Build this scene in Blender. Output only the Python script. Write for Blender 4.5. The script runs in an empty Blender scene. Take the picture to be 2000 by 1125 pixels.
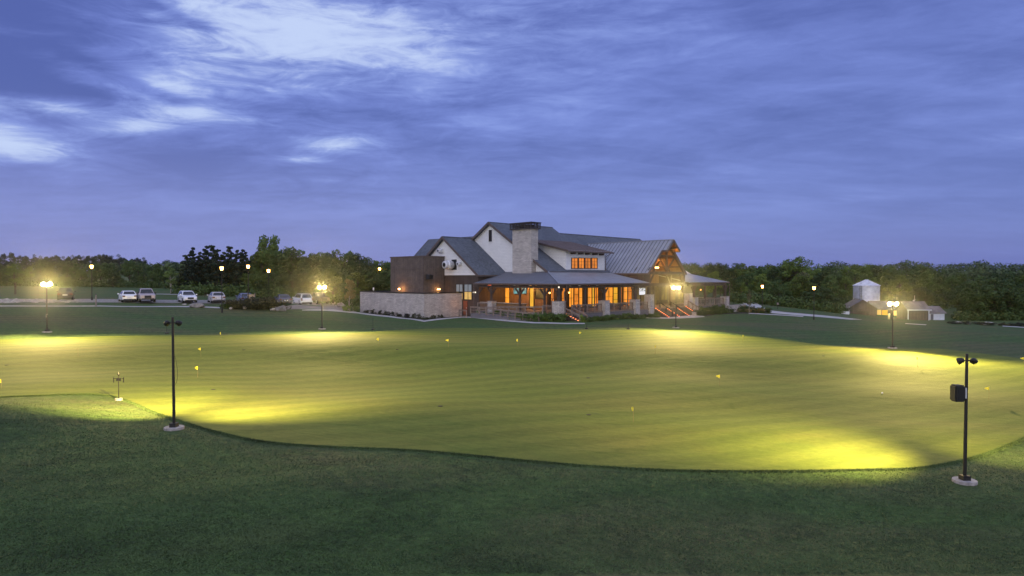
import bpy, bmesh, math, random
import numpy as np
from mathutils import Vector, Matrix
rnd = random.Random(11)
nrs = np.random.RandomState(5)
R = math.radians
SC = bpy.context.scene
COL = SC.collection

# ------------------------------------------------------------------ camera maths
F, CX, CY, HZ, CAMZ = 1250.0, 1000.0, 562.5, 542.0, 6.65
PITCH = math.atan((CY - HZ) / F)
CP, SP = math.cos(PITCH), math.sin(PITCH)

def ray(px, py):
    xc, yc = (px - CX) / F, (CY - py) / F
    return (xc, CP + yc * SP, -SP + yc * CP)

def at(px, py, D):
    d = ray(px, py); s = D / d[1]
    return Vector((d[0] * s, D, CAMZ + d[2] * s))

# ------------------------------------------------------------------ terrain height
CTRL = [(-14.8, 28.1, 0.0), (17.3, 24.5, -1.19), (-44.3, 60.9, 1.49), (-21.4, 72, .89), (19.1, 74.7, .72),
        (39.7, 66.6, -.75), (0, 76, .85), (0, 45, .15), (-20, 45, .35), (20, 45, -.6), (-45, 36, .75), (42, 42, -1.2),
        (-48, 95, 3.0), (-34, 95, 2.7), (-66, 95, 3.4), (-30, 84, 1.6), (-45, 80, 2.2), (-95, 170, 3.4), (-160, 200, 4.6), (-70, 140, 3.2), (-30, 140, 2.8),
        (6, 82, 1.0), (-12.8, 92.9, .78), (-24.9, 105, .95), (-5, 88, .95), (13, 90, .82), (22, 97, .55), (39, 116, .9), (10, 110, .9),
        (-29, 101, 1.7), (55.7, 150, 1.1), (60, 165, .9), (49, 110, .3), (62, 115, -.9), (81, 148, -2.0), (90, 135, -2.6),
        (88, 110, -2.0), (46, 58, -.8), (25, 31, -1.1), (0, 16, -.75), (-11, 14.9, -.35), (12, 15, -1.3), (-25, 30, .45), (-12, 20, -.1), (-25, 18, -.1),
        (0, 27, -.45), (0, -20, -1.2), (-60, 20, .8), (60, 20, -1.6), (-60, -30, 0), (60, -30, -2), (120, 60, -2.5), (-120, 60, 3),
        (-350, 350, 12), (-180, 380, 9), (0, 400, 6), (180, 380, 2), (350, 350, 2), (-900, 1100, 16), (0, 1400, 10), (900, 1100, 12),
        (-900, -900, 0), (900, -900, -3), (-1800, 0, 8), (1800, 0, -2), (-2200, 2600, 18), (2200, 2600, 14), (0, -2500, 0), (-300, 0, 5), (300, 0, -4),
        (125, 190, -1), (200, 250, 0), (60, 220, 1)]
_P = np.array(CTRL, float); _X = _P[:, :2] / 50.0
def _phi(r2):
    return np.sqrt(r2 + .02)                      # multiquadric
_n = len(_X)
_d2 = ((_X[:, None] - _X[None]) ** 2).sum(-1)
_A = np.zeros((_n + 1, _n + 1)); _A[:_n, :_n] = _phi(_d2) - np.eye(_n) * 1e-3
_A[:_n, _n] = 1; _A[_n, :_n] = 1
_W = np.linalg.solve(_A, np.append(_P[:, 2], 0.0))
MOUNDS = [(-12.5, 55, .35, 10, 5), (-27, 52, .2, 8, 5), (14, 55, .2, 11, 5), (36, 62, .45, 8, 4), (3, 47, -.25, 8, 4), (-13, 41, -.2, 9, 4), (22, 36, -.22, 8, 4), (-6, 33, .18, 7, 3.5), (12, 31, .14, 6, 3), (-25, 27.5, .7, 7, 4), (-9, 19, .3, 5, 3), (8, 20.5, -.25, 6, 3), (21, 23, .3, 5, 4), (6, 38, -.22, 9, 6),
          (-4, 22, .15, 6, 3), (9, 18, -.12, 5, 3), (27, 40, .2, 7, 5), (-52, 120, .6, 20, 12), (60, 85, .4, 14, 8)]
TIERS = [(-12, 50.5, .42, 12, 13, 2.6), (16, 50, .30, 12, 12, 2.8), (-30, 46, .2, 9, 10, 2.6), (32, 50, .2, 8, 10, 2.6)]
def Gv(x, y):
    x = np.asarray(x, float); y = np.asarray(y, float)
    sh = x.shape; q = np.stack([x.ravel(), y.ravel()], -1) / 50.0
    out = np.empty(len(q))
    for i in range(0, len(q), 20000):
        s = q[i:i + 20000]
        out[i:i + 20000] = _phi(((s[:, None] - _X[None]) ** 2).sum(-1)) @ _W[:_n] + _W[_n]
    out = out.reshape(sh)
    for (mx, my, h, sx, sy) in MOUNDS:
        out = out + h * np.exp(-((x - mx) / sx) ** 2 - ((y - my) / sy) ** 2)
    for (mx, my, h, sx, sy, k) in TIERS:
        yy = y - my - .08 * (x - mx) ** 2 / sx * .5
        out = out + h * np.tanh(yy / k) * np.exp(-((x - mx) / sx) ** 2 - (yy / sy) ** 2)
    w = np.exp(-((x * x + y * y) / 150.0 ** 2))
    return out + w * (.045 * np.sin(x * .55 + 1.3) * np.cos(y * .43) + .07 * np.sin(x * .23 - y * .31) + .05 * np.sin(x * .17 + y * .24 + 2))
def G(x, y):
    return float(Gv(np.array([x]), np.array([y]))[0])
_T = np.geomspace(9, 900, 900)
def ground(px, py, dz=0.0):
    d = np.array(ray(px, py)); d = d / d[1]
    x = d[0] * _T; z = CAMZ + d[2] * _T - Gv(x, _T)
    k = np.argmax(z < 0)
    if z[k] >= 0: k = len(_T) - 1
    t0, t1 = _T[k - 1], _T[k]; f = z[k - 1] / (z[k - 1] - z[k])
    t = t0 + (t1 - t0) * f
    return Vector((d[0] * t, t, G(d[0] * t, t) + dz))

# ------------------------------------------------------------------ materials
def nmat(name):
    m = bpy.data.materials.new(name); m.use_nodes = True
    nt = m.node_tree; b = nt.nodes['Principled BSDF']
    return m, nt, b
def N(nt, t, **kw):
    n = nt.nodes.new(t)
    for k, v in kw.items():
        if k in n.inputs: n.inputs[k].default_value = v
        else: setattr(n, k, v)
    return n
def c4(c): return (c[0], c[1], c[2], 1)
def ramp(nt, fac, stops):
    r = nt.nodes.new('ShaderNodeValToRGB'); e = r.color_ramp.elements
    while len(e) < len(stops): e.new(.5)
    for el, (p, c) in zip(e, stops): el.position = p; el.color = c4(c)
    nt.links.new(fac, r.inputs[0]); return r.outputs[0]
def mixc(nt, fac, a, b, mode='MIX'):
    n = nt.nodes.new('ShaderNodeMix'); n.data_type = 'RGBA'; n.blend_type = mode
    for s, v in ((n.inputs[0], fac), (n.inputs[6], a), (n.inputs[7], b)):
        if hasattr(v, 'is_linked') or hasattr(v, 'links'): nt.links.new(v, s)
        elif isinstance(v, (int, float)): s.default_value = v
        else: s.default_value = c4(v)
    return n.outputs[2]
def coord(nt, scale=(1, 1, 1), rot=(0, 0, 0), kind='Object'):
    tc = nt.nodes.new('ShaderNodeTexCoord'); mp = nt.nodes.new('ShaderNodeMapping')
    mp.inputs['Scale'].default_value = scale; mp.inputs['Rotation'].default_value = rot
    nt.links.new(tc.outputs[kind], mp.inputs[0]); return mp.outputs[0]
def noise(nt, vec, scale, detail=4, rough=.55, dist=0):
    n = N(nt, 'ShaderNodeTexNoise'); n.inputs['Scale'].default_value = scale
    n.inputs['Detail'].default_value = detail; n.inputs['Roughness'].default_value = rough; n.inputs['Distortion'].default_value = dist
    nt.links.new(vec, n.inputs['Vector']); return n.outputs['Fac']
def bump(nt, b, h, strength, dist=.05):
    n = N(nt, 'ShaderNodeBump'); n.inputs['Strength'].default_value = strength; n.inputs['Distance'].default_value = dist
    nt.links.new(h, n.inputs['Height']); nt.links.new(n.outputs[0], b.inputs['Normal'])

def mat(name, c, rough=.7, var=.25, scale=3.0, metal=0.0, bmp=.2, stretch=(1, 1, 1), spec=None):
    m, nt, b = nmat(name); v = coord(nt, stretch)
    f = noise(nt, v, scale, 5)
    lo = [x * (1 - var) for x in c]; hi = [min(1, x * (1 + var)) for x in c]
    nt.links.new(ramp(nt, f, [(.3, lo), (.7, hi)]), b.inputs['Base Color'])
    b.inputs['Roughness'].default_value = rough; b.inputs['Metallic'].default_value = metal
    if spec is not None: b.inputs['Specular IOR Level'].default_value = spec
    if bmp: bump(nt, b, noise(nt, v, scale * 6, 3), bmp, .02)
    return m
def emat(name, c, s, var=.0, scale=1.0, stretch=(1, 1, 1)):
    m, nt, b = nmat(name); b.inputs['Base Color'].default_value = (.02, .02, .02, 1)
    b.inputs['Emission Strength'].default_value = s
    if var:
        f = noise(nt, coord(nt, stretch), scale, 3)
        nt.links.new(ramp(nt, f, [(.32, [x * (1 - var) for x in c]), (.66, c)]), b.inputs['Emission Color'])
    else: b.inputs['Emission Color'].default_value = c4(c)
    return m
def brick(name, c1, c2, mortar, w, h, msize, rough=.8, bmp=.6, var=.3, vertical=False, offs=.5):
    """courses laid on upright walls of any heading: u = x+y (local), v = z"""
    m, nt, b = nmat(name)
    tc = N(nt, 'ShaderNodeTexCoord'); sx = N(nt, 'ShaderNodeSeparateXYZ'); nt.links.new(tc.outputs['Object'], sx.inputs[0])
    ad = N(nt, 'ShaderNodeMath', operation='ADD'); nt.links.new(sx.outputs[0], ad.inputs[0]); nt.links.new(sx.outputs[1], ad.inputs[1])
    cb = N(nt, 'ShaderNodeCombineXYZ')
    if vertical: nt.links.new(ad.outputs[0], cb.inputs[1]); nt.links.new(sx.outputs[2], cb.inputs[0])
    else: nt.links.new(ad.outputs[0], cb.inputs[0]); nt.links.new(sx.outputs[2], cb.inputs[1])
    br = N(nt, 'ShaderNodeTexBrick'); br.offset = offs
    nt.links.new(cb.outputs[0], br.inputs['Vector'])
    br.inputs['Color1'].default_value = c4(c1); br.inputs['Color2'].default_value = c4(c2); br.inputs['Mortar'].default_value = c4(mortar)
    br.inputs['Scale'].default_value = 1; br.inputs['Mortar Size'].default_value = msize; br.inputs['Brick Width'].default_value = w; br.inputs['Row Height'].default_value = h
    f = noise(nt, coord(nt), 1.1, 6, .65)
    g = ramp(nt, f, [(.3, [1 - var] * 3), (.7, [1.0] * 3)])
    f2 = noise(nt, coord(nt), 7, 4, .7)
    g2 = ramp(nt, f2, [(.3, [1 - var] * 3), (.7, [1.0] * 3)])
    col = mixc(nt, 1.0, mixc(nt, 1.0, br.outputs['Color'], g, 'MULTIPLY'), g2, 'MULTIPLY')
    nt.links.new(col, b.inputs['Base Color']); b.inputs['Roughness'].default_value = rough
    iv = N(nt, 'ShaderNodeMath', operation='SUBTRACT'); iv.inputs[0].default_value = 1; nt.links.new(br.outputs['Fac'], iv.inputs[1])
    ml = N(nt, 'ShaderNodeMath', operation='ADD'); nt.links.new(iv.outputs[0], ml.inputs[0]); nt.links.new(f2, ml.inputs[1])
    bump(nt, b, ml.outputs[0], bmp, .04)
    return m

def grass_mat(name, a, bcol, dry, fine, band):
    m, nt, b = nmat(name)
    v = coord(nt)
    big = noise(nt, coord(nt, (.05, .11, .05), (0, 0, .3)), 1.0, 6, .62, .8)
    mid = noise(nt, coord(nt, (1, 1.9, 1), (0, 0, -.25)), .55, 6, .68)
    fin = noise(nt, v, fine, 4, .75)
    col = mixc(nt, mid, a, bcol)
    dm = ramp(nt, big, [(.45, (0, 0, 0)), (.68, (1, 1, 1))])
    bw = N(nt, 'ShaderNodeMath', operation='MULTIPLY'); nt.links.new(dm, bw.inputs[0]); bw.inputs[1].default_value = band
    col = mixc(nt, bw.outputs[0], col, dry)
    fr = ramp(nt, fin, [(.30, (.66, .66, .66)), (.72, (1.25, 1.25, 1.25))])
    col = mixc(nt, 1.0, col, fr, 'MULTIPLY')
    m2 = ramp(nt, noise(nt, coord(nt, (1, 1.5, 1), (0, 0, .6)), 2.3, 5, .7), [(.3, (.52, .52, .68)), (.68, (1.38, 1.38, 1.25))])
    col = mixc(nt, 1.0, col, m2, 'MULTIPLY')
    wv = N(nt, 'ShaderNodeTexWave'); wv.inputs['Scale'].default_value = .16; wv.inputs['Distortion'].default_value = 1.6; wv.inputs['Detail'].default_value = 3; wv.inputs['Detail Scale'].default_value = .6
    nt.links.new(coord(nt, (1, 1, 1), (0, 0, 1.1)), wv.inputs['Vector'])
    col = mixc(nt, 1.0, col, ramp(nt, wv.outputs['Fac'], [(.3, (.90, .92, .90)), (.7, (1.08, 1.06, 1.06))]), 'MULTIPLY')
    nt.links.new(col, b.inputs['Base Color']); b.inputs['Roughness'].default_value = .9
    b.inputs['Specular IOR Level'].default_value = .15
    return m, nt, b, v, fin, mid

M = {}
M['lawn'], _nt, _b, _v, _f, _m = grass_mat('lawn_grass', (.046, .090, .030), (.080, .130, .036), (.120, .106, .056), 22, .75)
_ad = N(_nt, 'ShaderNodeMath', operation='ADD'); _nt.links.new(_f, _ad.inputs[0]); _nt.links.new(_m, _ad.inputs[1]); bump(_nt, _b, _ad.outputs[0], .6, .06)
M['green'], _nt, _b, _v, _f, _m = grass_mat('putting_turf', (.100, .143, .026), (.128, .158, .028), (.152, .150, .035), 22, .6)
for _nn in _nt.nodes:
    if _nn.type == 'VALTORGB' and abs(_nn.color_ramp.elements[0].color[0] - .66) < .01:
        _nn.color_ramp.elements[0].color = (.80, .80, .80, 1); _nn.color_ramp.elements[1].color = (1.15, 1.15, 1.15, 1)
    if _nn.type == 'VALTORGB' and abs(_nn.color_ramp.elements[0].color[2] - .68) < .01:
        _nn.color_ramp.elements[0].color = (.82, .84, .86, 1); _nn.color_ramp.elements[1].color = (1.14, 1.12, 1.1, 1)
_w1 = noise(_nt, coord(_nt, (.35, .8, 1), (0, 0, .15)), 1.0, 5, .6, .6)
_ad = N(_nt, 'ShaderNodeMath', operation='MULTIPLY_ADD'); _nt.links.new(_f, _ad.inputs[0]); _ad.inputs[1].default_value = .06; _nt.links.new(_w1, _ad.inputs[2])
bump(_nt, _b, _ad.outputs[0], .32, .22)
M['tuft'] = mat('grass_blades', (.064, .104, .030), .85, .5, .35, bmp=0)
M['concrete'] = mat('pale_concrete', (.42, .40, .37), .85, .18, 1.3)
M['footing'] = mat('footing_concrete', (.33, .30, .275), .9, .35, 5)
M['asphalt'] = mat('worn_asphalt', (.20, .18, .175), .9, .3, .8)
M['gravel'] = mat('worn_gravel', (.26, .24, .215), .95, .4, 3.0, bmp=.8)
M['mulch'] = mat('dark_mulch', (.030, .020, .016), .95, .5, 5, bmp=.8)
M['stone'] = brick('stacked_limestone', (.80, .74, .69), (.60, .55, .52), (.34, .31, .30), .62, .17, .018, .85, .9, .30)
M['siding'] = brick('white_shingle_siding', (.86, .86, .86), (.80, .805, .81), (.52, .52, .55), .55, .23, .012, .6, .35, .08)
M['whitetrim'] = mat('white_trim', (.78, .78, .78), .55, .06, 3, bmp=.05)
M['planks'] = brick('brown_board_cladding', (.105, .078, .066), (.080, .060, .052), (.03, .024, .022), 30, .20, .012, .75, .4, .3, True)
M['screenwood'] = brick('weathered_brown_boards', (.215, .165, .135), (.165, .128, .108), (.07, .055, .047), 30, .19, .012, .8, .4, .42, True)
M['warmwood'] = brick('cedar_boards', (.34, .20, .095), (.28, .16, .075), (.10, .055, .03), 30, .18, .012, .6, .3, .25, True)
M['timber'] = mat('dark_timber', (.062, .045, .037), .7, .35, 2.5, stretch=(1, 1, .2))
M['railwood'] = mat('railing_timber', (.23, .18, .15), .75, .3, 3)
M['fascia'] = mat('brown_fascia', (.105, .078, .068), .6, .2, 3)
M['skirt'] = brick('grey_skirting_boards', (.20, .185, .20), (.165, .155, .17), (.06, .055, .06), 30, .22, .01, .8, .3, .2)
M['deck'] = mat('deck_boards', (.20, .15, .115), .75, .3, 2)
M['metalroof'] = mat('grey_standing_seam_metal', (.285, .295, .335), .42, .14, .7, metal=.2, bmp=.05)
M['seam'] = mat('seam_metal_shade_tone', (.085, .085, .10), .5, .15, 1.5, metal=.3, bmp=0)  # same metal as the roof; shade on the rib sides is put into the colour
M['rustseam_shade'] = mat('bronze_seam_shade_tone', (.15, .115, .105), .5, .15, 1.5, metal=.3, bmp=0)  # bronze roof metal darkened, rib shade painted into its colour
M['rustroof'] = mat('bronze_metal_roof', (.30, .25, .24), .5, .15, .8, metal=.3, bmp=.05)
M['darkmetal'] = mat('black_metal', (.018, .018, .020), .45, .2, 3, metal=.4)
M['polemetal'] = mat('bronze_black_paint', (.016, .014, .013), .5, .25, 3, metal=.2, bmp=.05)
M['galv'] = mat('galvanised_steel', (.72, .72, .75), .45, .18, 1.2, metal=.45, bmp=.05)
M['frame'] = mat('dark_window_frame', (.030, .026, .024), .5, .2, 4)
M['crown_metal'] = mat('dark_bronze_crown', (.045, .035, .032), .6, .25, 4)
M['plastic'] = mat('black_plastic', (.015, .015, .016), .55, .2, 6)
M['yellow'] = mat('yellow_flag', (.86, .74, .05), .6, .08, 5, bmp=0)
M['stick'] = mat('flagstick', (.34, .24, .10), .6, .1, 8, bmp=0)
M['black'] = mat('dark_hole', (.02, .022, .015), .9, .2, 8, bmp=0)
M['white'] = mat('white_plastic', (.8, .8, .8), .4, .03, 8, bmp=0)
M['boulder'] = mat('grey_boulder', (.20, .185, .17), .9, .45, 1.8, bmp=.8)
M['paleboulder'] = mat('pale_boulder', (.40, .36, .31), .9, .35, 2.4, bmp=.8)
M['tan'] = mat('tan_sign_board', (.45, .33, .19), .7, .15, 3)
M['barnwood'] = brick('grey_brown_barn_boards', (.16, .125, .105), (.125, .10, .085), (.05, .04, .035), 30, .3, .012, .85, .3, .3, True)
M['barnroof'] = mat('old_barn_roof', (.16, .135, .125), .7, .35, .9, stretch=(1, 1, .3))
M['bluewhite'] = mat('white_painted_shed_boards', (.66, .68, .74), .6, .1, 2)
M['bark'] = mat('bark', (.060, .048, .038), .9, .35, 3, bmp=.5)
M['palebark'] = mat('pale_bark', (.24, .21, .18), .9, .3, 3, bmp=.4)

def shingle_mat():
    m, nt, b = nmat('charcoal_shingles')
    f = noise(nt, coord(nt), 2.6, 6, .9)
    g = noise(nt, coord(nt, (1, 1, 1)), .35, 4)
    col = mixc(nt, 1.0, ramp(nt, f, [(.34, (.036, .044, .058)), (.66, (.150, .165, .195))]), ramp(nt, g, [(.3, (.8, .8, .8)), (.7, (1.1, 1.1, 1.1))]), 'MULTIPLY')
    nt.links.new(col, b.inputs['Base Color']); b.inputs['Roughness'].default_value = .85
    bump(nt, b, f, .6, .03); return m
M['shingle'] = shingle_mat()

def leaf_mat(name, lo, hi, scale=.5):
    m, nt, b = nmat(name)
    oi = N(nt, 'ShaderNodeObjectInfo'); f = noise(nt, coord(nt), scale, 4, .65)
    col = ramp(nt, f, [(.3, lo), (.7, hi)])
    vr = ramp(nt, oi.outputs['Random'], [(0, (.62, .74, .80)), (.5, (1.1, 1.1, 1.0)), (1, (1.6, 1.42, .85))])
    nt.links.new(mixc(nt, 1.0, col, vr, 'MULTIPLY'), b.inputs['Base Color'])
    b.inputs['Roughness'].default_value = .75; b.inputs['Specular IOR Level'].default_value = .2
    return m
M['leaf_dark'] = leaf_mat('dark_oak_foliage', (.028, .050, .017), (.070, .112, .032))
M['leaf_mid'] = leaf_mat('green_foliage', (.045, .080, .023), (.098, .156, .042))
M['leaf_pine'] = leaf_mat('pine_needles', (.014, .024, .016), (.036, .054, .028))
M['leaf_light'] = leaf_mat('young_light_foliage', (.075, .12, .035), (.15, .215, .06))
M['leaf_brown'] = leaf_mat('brownish_spring_foliage', (.10, .085, .045), (.17, .15, .075))
M['leaf_shrub'] = leaf_mat('shrub_foliage', (.045, .080, .025), (.12, .18, .05), 2.5)
M['leaf_darkshrub'] = leaf_mat('dark_shrub_foliage', (.022, .026, .018), (.055, .058, .034), 2.5)
M['leaf_far'] = leaf_mat('distant_wood_foliage', (.028, .048, .030), (.075, .108, .050), .045)

# lights that are seen
M['lens'] = emat('floodlight_lens', (1, .69, .29), 430)
M['lantern'] = emat('amber_lantern_glass', (1, .46, .10), 40)
M['win_orange'] = emat('lit_window_orange', (1, .29, .022), 1.05, .55, .8, (1, 1, .5))
M['win_yellow'] = emat('lit_window_amber', (.88, .44, .035), 1.05, .25, .8, (1, 1, .5))
M['win_hot'] = emat('lit_window_bright', (1, .34, .03), 1.3, .5, 1.2, (1, 1, .4))
M['win_dim'] = emat('dim_window', (.40, .27, .07), .34, .8, .8)
M['win_low'] = emat('lit_lower_sash', (1, .62, .18), .8, .25, 1.5)
M['win_shade'] = emat('pale_blind', (.42, .47, .55), .42, .15, 2)
M['redheat'] = emat('glowing_heater', (1, .16, .05), 6)
M['bulb'] = emat('warm_bulb', (1, .45, .12), 8)
M['hotbulb'] = emat('sconce_lamp', (1, .50, .16), 14)
M['coolbulb'] = emat('small_pale_lamp', (1, .85, .66), 1.6)
M['steplight'] = emat('step_light', (1, .24, .07), 3.2)
M['tv'] = emat('television_picture', (.16, .62, .66), .75, .97, 1.7)
M['menu'] = None
def menu_mat():
    m, nt, b = nmat('lit_display_board'); b.inputs['Base Color'].default_value = (.1, .1, .1, 1)
    tc = coord(nt, (1, 1, 1)); f = noise(nt, tc, 5.0, 5, .7)
    sx = N(nt, 'ShaderNodeSeparateXYZ'); t2 = N(nt, 'ShaderNodeTexCoord'); nt.links.new(t2.outputs['Generated'], sx.inputs[0])
    top = ramp(nt, sx.outputs[2], [(.45, (0, 0, 0)), (.52, (1, 1, 1))])
    dk = ramp(nt, f, [(.46, (.05, .06, .08)), (.54, (.9, .92, .98))])
    nt.links.new(mixc(nt, top, (.85, .87, .95), dk), b.inputs['Emission Color']); b.inputs['Emission Strength'].default_value = .9
    return m
M['menu'] = menu_mat()
def glass_mat():
    m, nt, b = nmat('car_glass'); b.inputs['Base Color'].default_value = (.012, .014, .018, 1); b.inputs['Roughness'].default_value = .08
    f = noise(nt, coord(nt), 2, 2); b.inputs['Specular IOR Level'].default_value = .6
    nt.links.new(ramp(nt, f, [(.3, (.010, .012, .016)), (.7, (.022, .024, .03))]), b.inputs['Base Color']); return m
M['carglass'] = glass_mat()
M['tyre'] = mat('tyre_rubber', (.015, .015, .015), .9, .2, 8)
M['rim'] = mat('alloy_rim', (.45, .45, .47), .35, .1, 8, metal=.8)
M['headlamp'] = mat('headlamp_lens', (.55, .57, .62), .15, .1, 8, bmp=0)
M['tail'] = mat('tail_lamp_lens', (.10, .012, .012), .25, .2, 8, bmp=0)
M['plate'] = mat('number_plate', (.7, .7, .72), .5, .05, 12, bmp=0)
def paint(name, c): return mat('car_paint_' + name, c, .25, .04, 1, metal=.15, bmp=0)

# ------------------------------------------------------------------ mesh builder
class MB:
    def __init__(s): s.v = []; s.f = []
    def add(s, vs, fs):
        o = len(s.v); s.v += [tuple(v) for v in vs]; s.f += [tuple(i + o for i in f) for f in fs]
    def hexa(s, p):  # p[0:4] bottom ring, p[4:8] top ring
        s.add(p, [(3, 2, 1, 0), (4, 5, 6, 7), (0, 1, 5, 4), (1, 2, 6, 5), (2, 3, 7, 6), (3, 0, 4, 7)])
    def box(s, x0, x1, y0, y1, z0, z1):
        s.hexa([(x0, y0, z0), (x1, y0, z0), (x1, y1, z0), (x0, y1, z0), (x0, y0, z1), (x1, y0, z1), (x1, y1, z1), (x0, y1, z1)])
    def cbox(s, c, sx, sy, sz): s.box(c[0] - sx / 2, c[0] + sx / 2, c[1] - sy / 2, c[1] + sy / 2, c[2] - sz / 2, c[2] + sz / 2)
    def bevbox(s, x0, x1, y0, y1, z0, z1, r):
        bm = bmesh.new(); bmesh.ops.create_cube(bm, size=1)
        for v in bm.verts: v.co = ((x0 + x1) / 2 + v.co.x * (x1 - x0), (y0 + y1) / 2 + v.co.y * (y1 - y0), (z0 + z1) / 2 + v.co.z * (z1 - z0))
        bmesh.ops.bevel(bm, geom=bm.edges[:], offset=r, segments=2, affect='EDGES')
        s.frombm(bm)
    def frombm(s, bm, mtx=None):
        bm.verts.index_update(); vs = [(mtx @ v.co) if mtx else v.co for v in bm.verts]
        s.add(vs, [[v.index for v in f.verts] for f in bm.faces]); bm.free()
    def beam(s, p0, p1, w, h, up=(0, 0, 1)):
        p0, p1 = Vector(p0), Vector(p1); d = (p1 - p0).normalized(); u = Vector(up)
        if abs(d.dot(u)) > .98: u = Vector((0, 1, 0))
        sd = d.cross(u).normalized() * (w / 2); u2 = sd.cross(d).normalized() * (h / 2)
        s.hexa([p0 - sd - u2, p0 + sd - u2, p1 + sd - u2, p1 - sd - u2, p0 - sd + u2, p0 + sd + u2, p1 + sd + u2, p1 - sd + u2])
    def cyl(s, p0, p1, r0, r1=None, n=10, cap=True):
        r1 = r0 if r1 is None else r1; p0, p1 = Vector(p0), Vector(p1); d = (p1 - p0).normalized()
        a = d.orthogonal().normalized(); b = d.cross(a); vs = []
        for p, r in ((p0, r0), (p1, r1)):
            for i in range(n):
                t = 2 * math.pi * i / n; vs.append(p + (a * math.cos(t) + b * math.sin(t)) * r)
        fs = [(i, (i + 1) % n, n + (i + 1) % n, n + i) for i in range(n)]
        if cap: fs += [tuple(range(n - 1, -1, -1)), tuple(range(n, 2 * n))]
        s.add(vs, fs)
    def tube(s, pts, rs, n=7):
        for i in range(len(pts) - 1):
            r0 = rs[i] if isinstance(rs, (list, tuple)) else rs; r1 = rs[i + 1] if isinstance(rs, (list, tuple)) else rs
            s.cyl(pts[i], pts[i + 1], r0, r1, n)
    def lathe(s, c, prof, n=16, axis=None):
        c = Vector(c); vs = []; m = (Vector((0, 0, 1)).rotation_difference(Vector(axis)).to_matrix() if axis else None)
        for (r, z) in prof:
            for i in range(n):
                t = 2 * math.pi * i / n; q = Vector((r * math.cos(t), r * math.sin(t), z)); vs.append(c + (m @ q if m else q))
        fs = []
        for k in range(len(prof) - 1):
            fs += [(k * n + i, k * n + (i + 1) % n, (k + 1) * n + (i + 1) % n, (k + 1) * n + i) for i in range(n)]
        fs += [tuple(range(n - 1, -1, -1)), tuple(range((len(prof) - 1) * n, len(prof) * n))]
        s.add(vs, fs)
    def prism(s, poly, off):
        n = len(poly); off = Vector(off); vs = [Vector(p) for p in poly] + [Vector(p) + off for p in poly]
        s.add(vs, [tuple(range(n)), tuple(range(2 * n - 1, n - 1, -1))] + [(i, n + i, n + (i + 1) % n, (i + 1) % n) for i in range(n)])
    def slab(s, quad, t):
        q = [Vector(p) for p in quad]; s.hexa([p - Vector((0, 0, t)) for p in q] + q)
    def rock(s, c, rx, ry, rz, seed):
        bm = bmesh.new(); bmesh.ops.create_icosphere(bm, subdivisions=3, radius=1); r = random.Random(seed)
        dirs = [(Vector((r.gauss(0, 1), r.gauss(0, 1), r.gauss(0, 1))).normalized(), r.uniform(.62, .95)) for _ in range(14)]
        for v in bm.verts:
            for d, k in dirs:
                e = v.co.dot(d) - k
                if e > 0: v.co -= d * e
            v.co = Vector((c[0] + v.co.x * rx, c[1] + v.co.y * ry, c[2] + v.co.z * rz))
        s.frombm(bm)
    def build(s, name, m, parent=None, off=(0, 0, 0), smooth=False, loc=None):
        me = bpy.data.meshes.new(name)
        ox, oy, oz = off
        me.from_pydata([(v[0] - ox, v[1] - oy, v[2] - oz) for v in s.v], [], s.f); me.validate()
        bm = bmesh.new(); bm.from_mesh(me); bmesh.ops.recalc_face_normals(bm, faces=bm.faces[:]); bm.to_mesh(me); bm.free()
        return link(name, me, m, parent, smooth, loc)
def link(name, me, m, parent=None, smooth=False, loc=None):
    if m: me.materials.append(m)
    if smooth: me.polygons.foreach_set('use_smooth', [True] * len(me.polygons))
    o = bpy.data.objects.new(name, me); COL.objects.link(o)
    if parent is not None: o.parent = parent
    if loc is not None: o.location = loc
    return o
def npmesh(name, verts, k):
    """verts: (n*k,3) faces of k corners each"""
    n = len(verts) // k; me = bpy.data.meshes.new(name)
    me.vertices.add(len(verts)); me.vertices.foreach_set('co', np.asarray(verts, np.float32).ravel())
    me.loops.add(n * k); me.loops.foreach_set('vertex_index', np.arange(n * k, dtype=np.int32))
    me.polygons.add(n); me.polygons.foreach_set('loop_start', np.arange(0, n * k, k, dtype=np.int32))
    me.polygons.foreach_set('loop_total', np.full(n, k, np.int32)); me.update(calc_edges=True); return me
def tag(o, label=None, cat=None, group=None, kind=None):
    if label: o['label'] = label
    if cat: o['category'] = cat
    if group: o['group'] = group
    if kind: o['kind'] = kind
    return o
def thing(name, label, cat, loc=(0, 0, 0), rotz=0.0, group=None):
    o = bpy.data.objects.new(name, None); COL.objects.link(o); o.empty_display_size = .3
    o.location = loc; o.rotation_euler = (0, 0, rotz); return tag(o, label, cat, group)
def copy_tree(o, parent=None):
    c = o.copy(); COL.objects.link(c); c.parent = parent
    for ch in list(o.children): copy_tree(ch, c)
    return c
def lamp(name, kind, loc, energy, color, parent=None, **kw):
    d = bpy.data.lights.new(name, kind); d.energy = energy; d.color = color
    for k, v in kw.items(): setattr(d, k, v)
    o = bpy.data.objects.new(name, d); COL.objects.link(o); o.location = loc
    if parent is not None: o.parent = parent
    return o
def aim(o, src, dst):
    o.rotation_euler = (Vector(dst) - Vector(src)).to_track_quat('-Z', 'Y').to_euler()

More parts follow.
